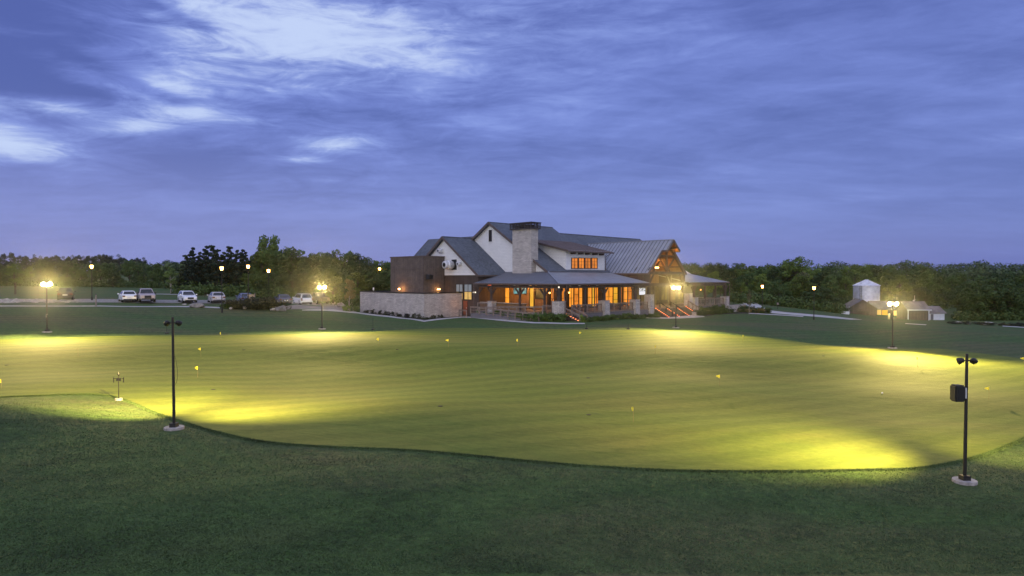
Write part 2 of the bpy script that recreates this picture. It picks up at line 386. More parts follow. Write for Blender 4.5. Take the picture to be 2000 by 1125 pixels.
# ------------------------------------------------------------------ polygons on the ground
def spline(pts, k=6, closed=True):
    out = []; n = len(pts)
    for i in range(n if closed else n - 1):
        p0, p1, p2, p3 = [pts[(i + j) % n] if closed else pts[min(max(i + j, 0), n - 1)] for j in (-1, 0, 1, 2)]
        for q in range(k):
            t = q / k
            out.append(tuple(.5 * ((2 * p1[c]) + (-p0[c] + p2[c]) * t + (2 * p0[c] - 5 * p1[c] + 4 * p2[c] - p3[c]) * t * t + (-p0[c] + 3 * p1[c] - 3 * p2[c] + p3[c]) * t ** 3) for c in (0, 1)))
    if not closed: out.append(pts[-1])
    return out
def sheet(name, poly, m, dz, step, kind='structure', skirt=0.0):
    """poly: ground points (x,y); cut on a grid and laid on the terrain"""
    bm = bmesh.new(); vs = [bm.verts.new((p[0], p[1], 0)) for p in poly]
    f = bm.faces.new(vs); bmesh.ops.triangulate(bm, faces=[f])
    xs = [p[0] for p in poly]; ys = [p[1] for p in poly]
    for ax, lo, hi in ((0, min(xs), max(xs)), (1, min(ys), max(ys))):
        k = lo + step
        while k < hi:
            co = [0, 0, 0]; no = [0, 0, 0]; co[ax] = k; no[ax] = 1
            bmesh.ops.bisect_plane(bm, geom=bm.verts[:] + bm.edges[:] + bm.faces[:], dist=1e-5, plane_co=co, plane_no=no); k += step
    if skirt:
        be = [e for e in bm.edges if e.is_boundary]
        r = bmesh.ops.extrude_edge_only(bm, edges=be); low = [v for v in r['geom'] if isinstance(v, bmesh.types.BMVert)]
        lows = set(low)
    else: lows = set()
    z = Gv(np.array([v.co.x for v in bm.verts]), np.array([v.co.y for v in bm.verts])) + dz
    for v, h in zip(bm.verts, z): v.co.z = h - (skirt if v in lows else 0)
    bmesh.ops.recalc_face_normals(bm, faces=bm.faces[:])
    for f in bm.faces:
        if f.normal.z < -.3: f.normal_flip()
    me = bpy.data.meshes.new(name); bm.to_mesh(me); bm.free()
    o = link(name, me, m, smooth=not skirt)
    if kind: o['kind'] = kind
    return o
def pxpoly(pts, k=0, closed=True):
    if k: pts = spline(pts, k, closed)
    return [tuple(ground(*p)[:2]) for p in pts]

# putting green outline
NEAR = [(-260, 800), (-120, 786), (0, 776), (70, 773), (150, 770), (215, 773), (265, 789), (310, 808), (350, 821), (400, 837), (460, 852), (520, 863), (600, 870), (700, 875), (800, 879), (900, 887), (1000, 897), (1100, 906),
        (1200, 913), (1300, 918), (1400, 920), (1500, 920), (1600, 919), (1700, 917), (1780, 915), (1850, 905), (1900, 893), (1950, 876), (2000, 855), (2090, 820), (2160, 780), (2140, 745)]
FAR = [(2080, 718), (2000, 702), (1950, 695), (1900, 689), (1840, 682), (1790, 681.5), (1740, 682), (1680, 681), (1620, 676), (1560, 668), (1500, 660), (1420, 654), (1360, 650), (1300, 647), (1200, 645), (1100, 644), (1000, 642), (900, 641), (820, 643), (760, 646), (700, 650),
       (600, 653), (500, 654.5), (430, 655), (300, 656), (200, 657.5), (100, 661), (0, 663.5), (-150, 668), (-300, 684), (-360, 720), (-330, 770)]
GREEN = pxpoly(NEAR + FAR, 3)

def poly_sdf(x, y, poly):
    P = np.array(poly); Q = np.roll(P, -1, 0); ins = np.zeros(x.shape, bool); dmin = np.full(x.shape, 1e9)
    for (ax, ay), (bx, by) in zip(P, Q):
        c = ((ay > y) != (by > y))
        with np.errstate(divide='ignore', invalid='ignore'):
            ins ^= c & (x < (bx - ax) * (y - ay) / (by - ay + 1e-12) + ax)
        dx, dy = bx - ax, by - ay; t = np.clip(((x - ax) * dx + (y - ay) * dy) / (dx * dx + dy * dy + 1e-12), 0, 1)
        dmin = np.minimum(dmin, np.hypot(x - ax - t * dx, y - ay - t * dy))
    return np.where(ins, -dmin, dmin)

def build_ground():
    rad = np.concatenate([[1.5], np.geomspace(6, 130, 300), np.geomspace(133, 1250, 80)])
    ang = np.concatenate([np.linspace(-48, 48, 420), np.linspace(49.5, 310.5, 100)]) * math.pi / 180
    A, Rr = np.meshgrid(ang, rad); X = Rr * np.sin(A); Y = Rr * np.cos(A)
    Z = Gv(X, Y)
    near = (Rr < 130)
    sd = np.full(X.shape, 9.0); sd[near] = poly_sdf(X[near], Y[near], GREEN)
    Z = Z - .25 * np.clip((-sd - .35) / .5, 0, 1)
    nr, na = X.shape; V = np.stack([X, Y, Z], -1).reshape(-1, 3)
    i = np.arange(nr - 1)[:, None] * na; j = np.arange(na)[None]; j2 = (j + 1) % na
    q = np.stack([i + j, i + na + j, i + na + j2, i + j2], -1).reshape(-1, 4)[:, ::-1]
    me = bpy.data.meshes.new('ground'); me.vertices.add(len(V)); me.vertices.foreach_set('co', V.astype(np.float32).ravel())
    me.loops.add(q.size); me.loops.foreach_set('vertex_index', q.astype(np.int32).ravel()); me.polygons.add(len(q))
    me.polygons.foreach_set('loop_start', np.arange(0, q.size, 4, dtype=np.int32)); me.polygons.foreach_set('loop_total', np.full(len(q), 4, np.int32)); me.update(calc_edges=True)
    bm = bmesh.new(); bm.from_mesh(me); bm.normal_update()
    if sum(f.normal.z for f in list(bm.faces)[:50]) < 0: bmesh.ops.reverse_faces(bm, faces=bm.faces[:])
    bm.to_mesh(me); bm.free()
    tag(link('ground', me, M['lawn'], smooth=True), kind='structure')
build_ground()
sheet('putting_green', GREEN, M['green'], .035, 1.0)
# ragged rough along the near side of the green and over the near lawn
def tufts():
    n = 330000
    px = nrs.uniform(-60, 2060, n); py = 772 + (1125 - 772) * nrs.uniform(0, 1, n) ** 1.0
    D = (CAMZ + .6) * F / (py - HZ); x = (px - CX) / F * D; y = D.copy()
    for _ in range(6):
        D = (CAMZ - Gv(x, y)) * F / (py - HZ); x = (px - CX) / F * D; y = D
    # a thicker shaggy fringe right along the cut edge
    Pn = np.array([p for p in GREEN if p[1] < 47]); seg = nrs.randint(0, len(Pn) - 1, 60000); u = nrs.uniform(0, 1, (60000, 1)); E_ = Pn[seg] * (1 - u) + Pn[seg + 1] * u
    ok = np.hypot(*(Pn[seg] - Pn[seg + 1]).T) < 6; E_ = E_[ok] + nrs.normal(0, .10, (ok.sum(), 2))
    x = np.concatenate([x, E_[:, 0]]); y = np.concatenate([y, E_[:, 1]])
    sd = poly_sdf(x, y, GREEN); k = (sd > -.04) & (y < 60)
    x, y, sd = x[k], y[k], sd[k]; z = Gv(x, y)
    h = nrs.uniform(.01, .036, len(x)) * np.where(sd < .3, 2.0, 1.0); w = nrs.uniform(.010, .028, len(x))
    a = nrs.uniform(0, 2 * math.pi, len(x)); lean = nrs.normal(0, .05, (len(x), 2))
    dx, dy = np.cos(a) * w, np.sin(a) * w
    V = np.stack([np.stack([x - dx, y - dy, z - .01], -1), np.stack([x + dx, y + dy, z - .01], -1), np.stack([x + lean[:, 0], y + lean[:, 1], z + h], -1)], 1).reshape(-1, 3)
    tag(link('rough_grass', npmesh('rough_grass', V, 3), M['tuft']), 'dark unmown rough grass covering the near slope below the green', 'grass', kind='stuff')
tufts()

# paths, roads, car park
sheet('parking_lot', pxpoly([(-60, 584.2), (110, 584.6), (230, 584.8), (430, 586.5), (560, 589), (640, 590), (702, 590.5), (702, 595.2), (600, 595.6), (500, 594.4), (430, 593), (370, 592), (200, 591), (-60, 592)]), M['gravel'], .03, 2.5)
sheet('footpath', pxpoly([(-60, 596.8), (200, 597.2), (330, 598.0), (400, 599.0), (432, 600.4), (430, 602.6), (390, 600.8), (200, 599.0), (-60, 599.2)]), M['concrete'], .034, 2.5)
sheet('road', pxpoly([(532, 599.4), (560, 597.6), (640, 596.8), (690, 598.2), (700, 602.5), (640, 604.6), (560, 604.8)]), M['asphalt'], .03, 2.5)
sheet('path', pxpoly([(590, 605.4), (640, 604.9), (690, 604.2), (704, 611.0), (765, 617.6), (828, 626.6), (868, 621.8), (903, 618.6), (930, 619.4), (985, 624.5), (1045, 629.6), (1100, 631.2), (1142, 631.4), (1142, 633.4), (1100, 633.4), (1040, 632.0), (975, 626.8), (925, 621.4), (903, 620.6), (868, 624.0), (828, 629.0), (760, 619.8), (700, 612.6), (640, 607.6), (590, 606.8)]), M['concrete'], .034, 2.0)
sheet('entry_patio', pxpoly([(1258, 619.0), (1300, 616.0), (1345, 615.0), (1374, 617.4), (1377, 619.4), (1352, 621.2), (1300, 622.8), (1262, 621.6)]), M['concrete'], .034, 2.0)
sheet('drive', pxpoly([(1426, 585.4), (1446, 585.6), (1464, 588.0), (1478, 592.6), (1490, 599.5), (1510, 607.2), (1535, 610.2), (1560, 612.2), (1600, 615.6), (1640, 619.4), (1684, 624.4), (1660, 624.6), (1620, 621.2), (1575, 617.6), (1530, 613.8), (1500, 611.4), (1478, 606.5), (1460, 597.2), (1446, 590.0), (1430, 587.8)]), M['concrete'], .034, 2.0)
sheet('footpath', pxpoly([(1462, 612.0), (1510, 614.2), (1570, 617.8), (1568, 619.4), (1510, 615.8), (1462, 613.2)]), M['concrete'], .05, 2.0)
sheet('sidewalk', pxpoly([(1768, 631.6), (1810, 634.0), (1808, 635.4), (1768, 632.8)]), M['concrete'], .034, 2.0)
sheet('sidewalk', pxpoly([(1958, 636.4), (2060, 642.2), (2060, 644.0), (1958, 637.8)]), M['concrete'], .034, 2.0)
sheet('mulch_bed', pxpoly([(704, 609.0), (765, 615.5), (828, 623.5), (868, 618.8), (900, 616.6), (903, 618.3), (868, 621.4), (828, 626.0), (765, 617.2), (704, 610.8)]), M['mulch'], .028, 1.5)
sheet('footpath', pxpoly([(305, 574.2), (350, 575.0), (350, 576.2), (305, 575.2)]), M['concrete'], .04, 3.0)
sheet('mulch_bed', pxpoly([(1358, 614.0), (1400, 607.5), (1440, 604.0), (1490, 607.5), (1500, 612.0), (1450, 612.6), (1400, 614.6), (1380, 618.2)]), M['mulch'], .028, 1.5)
# ------------------------------------------------------------------ the clubhouse, local axes a (right, towards camera), b (right, away)
OX, OY, ZB = 6.11, 83.0, .75
S2 = math.sqrt(.5)
def l2w(a, b, z): return Vector((OX + S2 * a + S2 * b, OY - S2 * a + S2 * b, z))
def lp(px, py, a=None, b=None, z=None):
    d = Vector(ray(px, py)); la, lb = (d.x - d.y) * S2, (d.x + d.y) * S2
    ca, cb = (-OX + OY) * S2, (-OX - OY) * S2
    t = (a - ca) / la if a is not None else (b - cb) / lb if b is not None else (z - CAMZ) / d.z
    return (ca + la * t, cb + lb * t, CAMZ + d.z * t)
HOUSE = thing('clubhouse', 'large white and brown clubhouse with grey gabled roofs, stone chimney and lit porch', 'clubhouse', (OX, OY, ZB), -math.pi / 4)
OFF = (0, 0, ZB)
def hp(name, mb, m, parent=None, smooth=False): return mb.build(name, m, parent or HOUSE, OFF, smooth)
def hbox(name, m, *a, parent=None):
    b = MB(); b.box(*a); return hp(name, b, m, parent)

# walls
w = MB(); w.box(-32.4, -16.75, 1.0, 6.78, .2, 7.12); w.box(-36.8, -32.4, 2.2, 14, .2, 7.0); w.box(-32.3, -8.07, 6.8, 48.3, .2, 7.3)
hp('lower_wall', w, M['planks'])
w = MB()
w.prism([(-32.4, .97, 7.12), (-16.75, .97, 7.12), (-24.6, .97, 12.75)], (0, 5.9, 0))
w.prism([(-32.3, 6.77, 7.3), (-8.05, 6.77, 7.3), (-8.05, 6.77, 7.70), (-20.2, 6.77, 15.2), (-32.3, 6.77, 7.70)], (0, 14.6, 0))
w.prism([(-36.8, 2.0, 7.0), (-36.8, 13.6, 7.0), (-36.8, 7.8, 12.9)], (5, 0, 0))
w.prism([(-32.3, 48.25, 7.3), (-8.2, 48.25, 7.3), (-20.2, 48.25, 14.3)], (0, -.4, 0))
hp('gable_wall', w, M['siding'])
hbox('trim_band', M['whitetrim'], -32.5, -16.65, .90, .97, 7.0, 7.28); hbox('trim_band', M['whitetrim'], -8.04, -7.97, 10.9, 20.5, 7.55, 7.75)

# shingle roofs
def gable_roof(b0, b1, ridge, zr, slope, a0, a1, th=.22):
    r = MB()
    r.slab([(ridge, b0, zr), (a1, b0, zr - slope * (a1 - ridge)), (a1, b1, zr - slope * (a1 - ridge)), (ridge, b1, zr)], th)
    r.slab([(a0, b0, zr - slope * (ridge - a0)), (ridge, b0, zr), (ridge, b1, zr), (a0, b1, zr - slope * (ridge - a0))], th)
    r.box(ridge - .16, ridge + .16, b0, b1, zr - .1, zr + .05)
    return r
def rake(mb, b, ridge, zr, slope, a0, a1):
    for e in (a0, a1): mb.beam((ridge, b, zr - .14), (e, b, zr - .14 - slope * abs(e - ridge)), .07, .36)
r1 = hp('shingle_roof', gable_roof(.42, 6.9, -24.6, 13.10, .72, -33.1, -16.2), M['shingle'])
r2 = hp('shingle_roof', gable_roof(6.25, 21.5, -20.2, 15.45, .627, -33, -7.62), M['shingle'])
r3 = hp('shingle_roof', gable_roof(21.5, 48.6, -20.2, 14.50, .627, -33, -7.62), M['shingle'])
r = MB()   # cross gable at the far left
r.slab([(-37.5, 7.8, 13.5), (-37.5, 1.0, 7.05), (-24.6, 1.0, 7.05), (-24.6, 7.8, 13.5)], .2); r.slab([(-37.5, 14.6, 7.05), (-37.5, 7.8, 13.5), (-24.6, 7.8, 13.5), (-24.6, 14.6, 7.05)], .2)
r4 = hp('shingle_roof', r, M['shingle'])
f = MB(); rake(f, .38, -24.6, 13.10, .72, -33.1, -16.2); f.box(-16.2, -16.12, .42, 6.8, 6.80, 7.02); hp('fascia', f, M['fascia'], r1)
f = MB(); rake(f, 6.21, -20.2, 15.45, .627, -33, -7.62); f.box(-7.62, -7.54, 6.25, 10.2, 7.25, 7.5); hp('fascia', f, M['fascia'], r2)
f = MB(); f.beam((-37.54, 7.8, 13.35), (-37.54, 1.0, 6.9), .07, .34); f.box(-37.5, -24.6, .92, 1.0, 6.8, 7.02); hp('fascia', f, M['fascia'], r4)
f = MB(); rake(f, 48.65, -20.2, 14.5, .627, -33, -7.62); hp('fascia', f, M['fascia'], r3)

# dormer
w = MB(); w.prism([(-8.04, 10.9, 7.5), (-8.04, 10.9, 10.55), (-15.6, 10.9, 12.35), (-15.6, 10.9, 11.0)], (0, 9.6, 0))
dorm = hp('dormer', w, M['siding'])
r = MB(); r.slab([(-7.0, 10.15, 10.72), (-7.0, 21.45, 10.72), (-15.9, 21.45, 12.72), (-15.9, 10.15, 12.72)], .14)
dr_ = hp('dormer_roof', r, M['rustroof'], dorm); r = MB()
for i in range(19): b = 10.15 + i * .6; r.beam((-7.0, b + .1, 10.75), (-15.9, b + .1, 12.75), .05, .045)
hp('roof_seams', r, M['rustseam_shade'], dorm)
f = MB(); f.box(-7.0, -6.93, 10.1, 21.5, 10.48, 10.68); f.beam((-7.0, 10.12, 10.6), (-15.9, 10.12, 12.6), .06, .26); hp('fascia', f, M['fascia'], dorm)
for b in (11.9, 13.7, 15.4, 17.2, 18.9): hbox('bracket', M['timber'], -8.0, -7.1, b, b + .28, 10.18, 10.47, parent=dorm)
for p0, p1 in ((1116.6, 1127.6), (1130.2, 1140.4), (1142.8, 1153), (1155.4, 1166)):
    b0, b1 = lp(p0, 510, a=-8.0)[1], lp(p1, 510, a=-8.0)[1]; z1, z0 = lp(p0, 504.5, a=-8.0)[2], lp(p0, 523.6, a=-8.0)[2]
    wn = hbox('window', M['win_orange'], -8.03, -8.0, b0, b1, z0, z1)
    fr = MB(); t = .1
    fr.box(-8.02, -7.93, b0 - t, b0, z0 - t, z1 + t); fr.box(-8.02, -7.93, b1, b1 + t, z0 - t, z1 + t); fr.box(-8.02, -7.93, b0, b1, z1, z1 + t); fr.box(-8.02, -7.93, b0, b1, z0 - t, z0)
    fr.box(-8.0, -7.95, (b0 + b1) / 2 - .025, (b0 + b1) / 2 + .025, z0, z1)
    for k in (.33, .66): fr.box(-8.0, -7.955, b0, b1, z0 + (z1 - z0) * k - .02, z0 + (z1 - z0) * k + .02)
    hp('window_frame', fr, M['frame'], wn)

# gable vent
v = MB(); z0, z1 = lp(957, 472, b=6.7)[2], lp(957, 449.2, b=6.7)[2]; a0, a1 = lp(954.6, 460, b=6.7)[0], lp(961.4, 460, b=6.7)[0]
for i in range(12): zz = z0 + (z1 - z0) * i / 12; v.hexa([(a0, 6.66, zz), (a1, 6.66, zz), (a1, 6.76, zz + .05), (a0, 6.76, zz + .05), (a0, 6.66, zz + .05), (a1, 6.66, zz + .05), (a1, 6.76, zz + .14), (a0, 6.76, zz + .14)])
v.box(a0, a1, 6.74, 6.765, z0, z1)
vt = hp('louvre_vent', v, M['frame'])
v = MB(); v.box(a0 - .1, a0, 6.64, 6.77, z0 - .1, z1 + .1); v.box(a1, a1 + .1, 6.64, 6.77, z0 - .1, z1 + .1); v.box(a0, a1, 6.64, 6.77, z1, z1 + .1); v.box(a0, a1, 6.64, 6.77, z0 - .1, z0); hp('vent_frame', v, M['whitetrim'], vt)

# chimney
ch = hbox('chimney', M['stone'], -14.3, -10.4, 5.75, 7.25, 7.0, 13.85)
c = MB(); X0, X1, Y0, Y1 = -14.6, -10.1, 5.45, 7.55
c.box(X0, X1, Y0, Y1, 13.83, 14.02); c.box(X0 - .05, X1 + .05, Y0 - .05, Y1 + .05, 14.72, 14.86)
for z in (14.2, 14.42, 14.6): c.box(X0, X1, Y0, Y0 + .08, z - .04, z + .04); c.box(X0, X1, Y1 - .08, Y1, z - .04, z + .04); c.box(X0, X0 + .08, Y0 + .09, Y1 - .09, z - .04, z + .04); c.box(X1 - .08, X1, Y0 + .09, Y1 - .09, z - .04, z + .04)
for i in range(8): a = X0 + .05 + i * (X1 - X0 - .2) / 7; c.box(a, a + .1, Y0 - .01, Y0 + .1, 14.03, 14.71); c.box(a, a + .1, Y1 - .1, Y1 + .01, 14.03, 14.71)
for i in range(1, 3): b = Y0 + i * (Y1 - Y0) / 3; c.box(X1 - .1, X1 + .01, b, b + .1, 14.03, 14.71); c.box(X0 - .01, X0 + .1, b, b + .1, 14.03, 14.71)
c.box(-14.0, -13.0, 6.0, 7.0, 13.9, 14.5); c.box(-11.8, -10.8, 6.0, 7.0, 13.9, 14.5)
hp('chimney_crown', c, M['crown_metal'], ch)

# porch roof
E = 5.84
def seams(mb, p, q, s, t, n, h=.055):   # ribs from edge p-q (eave) to s-t (top)
    for i in range(n + 1):
        k = i / n; e = Vector(p).lerp(Vector(q), k); u = Vector(s).lerp(Vector(t), k); mb.beam(e + Vector((0, 0, .03)), u + Vector((0, 0, .03)), .045, h)
r = MB()
r.slab([(-16.7, 0, E), (0, 0, E), (-8.07, 6.8, 7.52), (-16.7, 6.8, 7.52)], .1)
r.slab([(0, 0, E), (0, 21.4, E), (-8.9, 21.4, 7.68), (-8.9, 7.3, 7.68), (-8.07, 6.8, 7.52)][0:1] + [(0, 21.4, E), (-8.3, 21.4, 7.56), (-8.07, 6.8, 7.52)], .1)
pr = hp('porch_roof', r, M['metalroof']); r = MB()
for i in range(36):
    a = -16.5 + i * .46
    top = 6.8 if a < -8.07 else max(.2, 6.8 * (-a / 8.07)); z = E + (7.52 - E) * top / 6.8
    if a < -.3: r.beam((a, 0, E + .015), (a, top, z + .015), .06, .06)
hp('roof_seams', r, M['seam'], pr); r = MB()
for i in range(46):
    b = .5 + i * .46; top = -8.1 if b > 6.8 else -8.07 * b / 6.8; z = E + (7.52 - E) * top / -8.07
    r.beam((0, b, E + .008), (top, b, z + .008), .035, .03)
hp('roof_seams', r, M['metalroof'], pr)
f = MB(); f.beam((0.02, -.02, E + .05), (-8.05, 6.78, 7.57), .22, .08); hp('hip_cap', f, M['metalroof'], pr)
f = MB(); f.box(-16.7, .08, -.08, 0, E - .2, E + .0); f.box(0, .08, 0, 21.4, E - .2, E + .0); hp('gutter', f, M['fascia'], pr)
r = MB()
r.slab([(0, 33.2, E), (0, 47.2, E), (-8.0, 45.8, 7.5), (-8.9, 33.2, 7.66)], .1)
pr2 = hp('porch_roof', r, M['metalroof']); r = MB()
for i in range(30):
    b = 33.4 + i * .46; top = -8.6 if b < 45.7 else -8 * (47.2 - b) / 1.4
    z = E + .2037 * -top
    r.beam((0, b, E + .008), (top, b, z + .008), .035, .03)
hp('roof_seams', r, M['metalroof'], pr2)
f = MB(); f.box(0, .08, 33.3, 47.25, E - .2, E); f.beam((0, 47.25, E - .08), (-8, 45.85, 7.4), .08, .2); hp('gutter', f, M['fascia'], pr2)
# porch beams, rafters and soffit
for q in ((-16.3, -.3, .35, .65), (-.65, -.35, .65, 21.2), (-.65, -.35, 33.4, 46.9)): hbox('porch_beam', M['timber'], *q, 5.22, 5.52)
for i in range(12): a = -15.6 + i * 1.35; hbox('rafter', M['timber'], a, a + .16, .0, 6.6 if a < -8 else 3.5, 5.53, 5.7)
for i in range(15): b = 3.9 + i * 1.2; hbox('rafter', M['timber'], -7.9, -.05, b, b + .16, 5.53, 5.7)
for i in range(10): b = 34 + i * 1.3; hbox('rafter', M['timber'], -7.9, -.05, b, b + .16, 5.53, 5.7)
# deck, skirting
d = MB(); d.box(-16.6, -.2, .2, 6.75, 1.74, 1.9); d.box(-8.0, -.2, 6.75, 47.0, 1.74, 1.9); hp('deck', d, M['deck'])
for q in ((-16.5, -.3, .26, .36), (-.36, -.26, .36, 22.4), (-.36, -.26, 33.4, 46.9), (-8, -.36, 46.8, 46.9)): hbox('deck_skirt', M['skirt'], *q, .2, 1.74)

# stone piers and posts
PIERS = [(-13.2, .45, 3.15, .9), (-.55, .55, 3.45, 1.3), (-.5, 10.3, 3.32, 1.15), (-.5, 17.9, 3.28, 1.1), (-.5, 21.9, 3.95, 1.1), (-.5, 33.6, 3.95, 1.0), (-.5, 35.4, 3.2, 1.1), (-.5, 46.6, 3.15, 1.15)]
for i, (a, b, zt, wd) in enumerate(PIERS):
    p = MB(); h = wd / 2
    p.hexa([(a - h * 1.1, b - h * 1.1, .1), (a + h * 1.1, b - h * 1.1, .1), (a + h * 1.1, b + h * 1.1, .1), (a - h * 1.1, b + h * 1.1, .1), (a - h, b - h, zt), (a + h, b - h, zt), (a + h, b + h, zt), (a - h, b + h, zt)])
    pi = hp('stone_pier', p, M['stone'])
    p = MB(); p.box(a - h - .05, a + h + .05, b - h - .05, b + h + .05, zt, zt + .1); hp('pier_cap', p, M['footing'], pi)
def post(a, b, z0, z1, wd=.3, brace=1):
    p = MB(); p.box(a - wd / 2, a + wd / 2, b - wd / 2, b + wd / 2, z0, z1)
    if brace:
        for s in (-1, 1):
            if b < 1 and a < -.6: p.beam((a, b, z1 - 1.0), (a + s * .85, b, z1 - .08), .16, .18)
            else: p.beam((a, b, z1 - 1.0), (a, b + s * .85, z1 - .08), .16, .18)
    hp('post', p, M['timber'])
for a, b, zt, wd in PIERS:
    if b in (21.9, 33.6): continue
    post(a, b, zt + .1, 5.22, .34)
for a in (-16.1, -7.6, -3.0): post(a, .5, 1.9, 5.22, .22)
for b in (6.0, 14.2, 27.9, 39.2, 43.0):
    if b != 27.9: post(-.5, b, 1.9, 5.22, .24, 0)
# railings: posts, top rail, slim cables
def railing(p0, p1, n, h=1.05, m='railwood', name='railing', wires=4):
    mb = MB(); p0, p1 = Vector(p0), Vector(p1); up = Vector((0, 0, 1))
    for i in range(n + 1): q = p0.lerp(p1, i / n); mb.cbox(q + up * h / 2, .12, .12, h)
    mb.beam(p0 + up * h, p1 + up * h, .16, .07); mb.beam(p0 + up * (h - .12), p1 + up * (h - .12), .05, .1)
    for k in range(wires): z = .16 + k * (h - .3) / wires; mb.beam(p0 + up * z, p1 + up * z, .035, .05)
    hp(name, mb, M[m])
railing((-16.2, .4, 1.9), (-13.9, .4, 1.9), 1); railing((-1.4, .4, 1.9), (-3.2, .4, 1.9), 1)
railing((-.45, 3.2, 1.9), (-.45, 9.7, 1.9), 4); railing((-.45, 11, 1.9), (-.45, 17.3, 1.9), 4); railing((-.45, 18.6, 1.9), (-.45, 21.3, 1.9), 2)
railing((-.45, 36.1, 1.9), (-.45, 45.9, 1.9), 6); railing((-8, 46.7, 1.9), (-1.2, 46.7, 1.9), 4)
# ramp in two runs
r = MB(); r.hexa([(-12.6, -2.6, .2), (-1.2, -2.6, .2), (-1.2, -1.45, .2), (-12.6, -1.45, .2), (-12.6, -2.6, 1.5), (-1.2, -2.6, .98), (-1.2, -1.45, .98), (-12.6, -1.45, 1.5)])
r.hexa([(-12.6, -1.4, .2), (-1.6, -1.4, .2), (-1.6, .15, .2), (-12.6, .15, .2), (-12.6, -1.4, 1.5), (-1.6, -1.4, 1.88), (-1.6, .15, 1.88), (-12.6, .15, 1.5)])
r.box(-14.4, -12.62, -2.6, .15, .2, 1.5); hp('ramp', r, M['skirt'])
railing((-14.4, -2.6, 1.5), (-12.6, -2.6, 1.5), 1, 1.0, name='ramp_railing', wires=2)
railing((-12.5, -2.6, 1.5), (-1.2, -2.6, .98), 8, 1.0, name='ramp_railing', wires=2)
railing((-12.5, -1.42, 1.5), (-1.6, -1.42, 1.88), 7, 1.0, name='ramp_railing', wires=2)
railing((-18.6, -1.2, .85), (-16.9, -1.2, .85), 1, 1.0, name='ramp_railing', wires=1)

# steps
def stairs(a0, b0, b1, z0, z1, run, rows, name='steps'):
    n = max(3, round((z0 - z1) / .17)); mb = MB()
    for i in range(n): mb.box(a0 + i * run / n, a0 + (i + 1) * run / n, b0, b1, z1 - .6, z0 - (i + 1) * (z0 - z1) / (n + 1))
    s = hp(name, mb, M['timber'])
    for bb in rows:
        for i in range(n + 1):
            l = MB(); aa = a0 + i * run / n + .012; zz = z0 - i * (z0 - z1) / (n + 1)
            l.box(aa - .01, aa + .04, bb - .11, bb + .11, zz - .10, zz - .02)
            hp('step_light', l, M['steplight'], s)
    return s
stairs(-.2, 1.35, 2.75, 1.9, .86, 2.5, (1.55,))
railing((-.2, 1.3, 1.7), (2.4, 1.3, .75), 2, 1.0, wires=1); railing((-.2, 2.8, 1.7), (2.4, 2.8, .75), 2, 1.0, wires=1)
stairs(-.2, 22.7, 33.0, 1.9, .52, 2.3, (23.2, 26.2, 29.2, 32.3))
for b in (24.6, 27.8): railing((-.3, b, 1.85), (1.9, b, .62), 2, .95, 'darkmetal', 'handrail', 0)
railing((-.2, 33.0, 1.8), (2.1, 33.0, .6), 3, 1.0, wires=4)

# windows and doors onto the porch
def hwin(px0, px1, m, z0=2.05, z1=5.02, cols=2, rows=3, side='a', mb_frame=True):
    if side == 'a':
        b0, b1 = lp(px0, 575, a=-8.0)[1], lp(px1, 575, a=-8.0)[1]
        wn = hbox('window', M[m], -8.06, -8.03, b0, b1, z0, z1); fr = MB(); A, B = -8.05, -7.95
        bx = lambda u0, u1, q0, q1, d=0: fr.box(A, B - d, u0, u1, q0, q1)
    else:
        b0, b1 = lp(px0, 575, b=6.75)[0], lp(px1, 575, b=6.75)[0]
        wn = hbox('window', M[m], b0, b1, 6.66, 6.69, z0, z1); fr = MB()
        bx = lambda u0, u1, q0, q1, d=0: fr.box(u0, u1, 6.58 + d, 6.685, q0, q1)
    t = .09
    bx(b0 - t, b0, z0, z1 + t); bx(b1, b1 + t, z0, z1 + t); bx(b0, b1, z1, z1 + t); bx(b0, b1, z0, z0 + t)
    for i in range(1, cols): u = b0 + (b1 - b0) * i / cols; bx(u - .03, u + .03, z0 + t, z1, .02)
    for i in range(1, rows): q = z0 + (z1 - z0) * i / rows; bx(b0, b1, q - .025, q + .025, .03)
    hp('window_frame', fr, M['frame'], wn)
for p in ((1076, 1082, 'win_orange', 1, 2), (1097.2, 1103.2, 'win_orange', 1, 2), (1111.4, 1120, 'win_hot', 2, 2), (1121.6, 1129.6, 'win_orange', 1, 3), (1131, 1137.2, 'win_hot', 1, 2),
          (1147.8, 1155.6, 'win_hot', 1, 2), (1156.8, 1160.4, 'win_yellow', 1, 2), (1161.8, 1168.2, 'win_orange', 2, 2), (1181.8, 1196.6, 'win_hot', 2, 2), (1198, 1206.2, 'win_yellow', 1, 3),
          (1211, 1214.6, 'win_orange', 1, 3), (1215.8, 1222.4, 'win_hot', 1, 3), (1223.6, 1230, 'win_hot', 1, 3), (1243.4, 1248, 'win_orange', 1, 1)):
    hwin(p[0], p[1], p[2], cols=p[3], rows=p[4])
hwin(945, 954, 'win_hot', cols=1, rows=3, side='b'); hwin(988, 996, 'win_hot', cols=1, rows=2, side='b'); hwin(1036, 1043.4, 'win_yellow', cols=1, rows=1, side='b'); hwin(1047.5, 1063.6, 'win_dim', 3.5, 4.85, cols=1, rows=1, side='b')
# warm boarded lining of the left porch bay
p = MB(); p.box(-16.6, -8.1, 6.70, 6.755, 1.92, 5.6); hp('porch_lining', p, M['warmwood'])
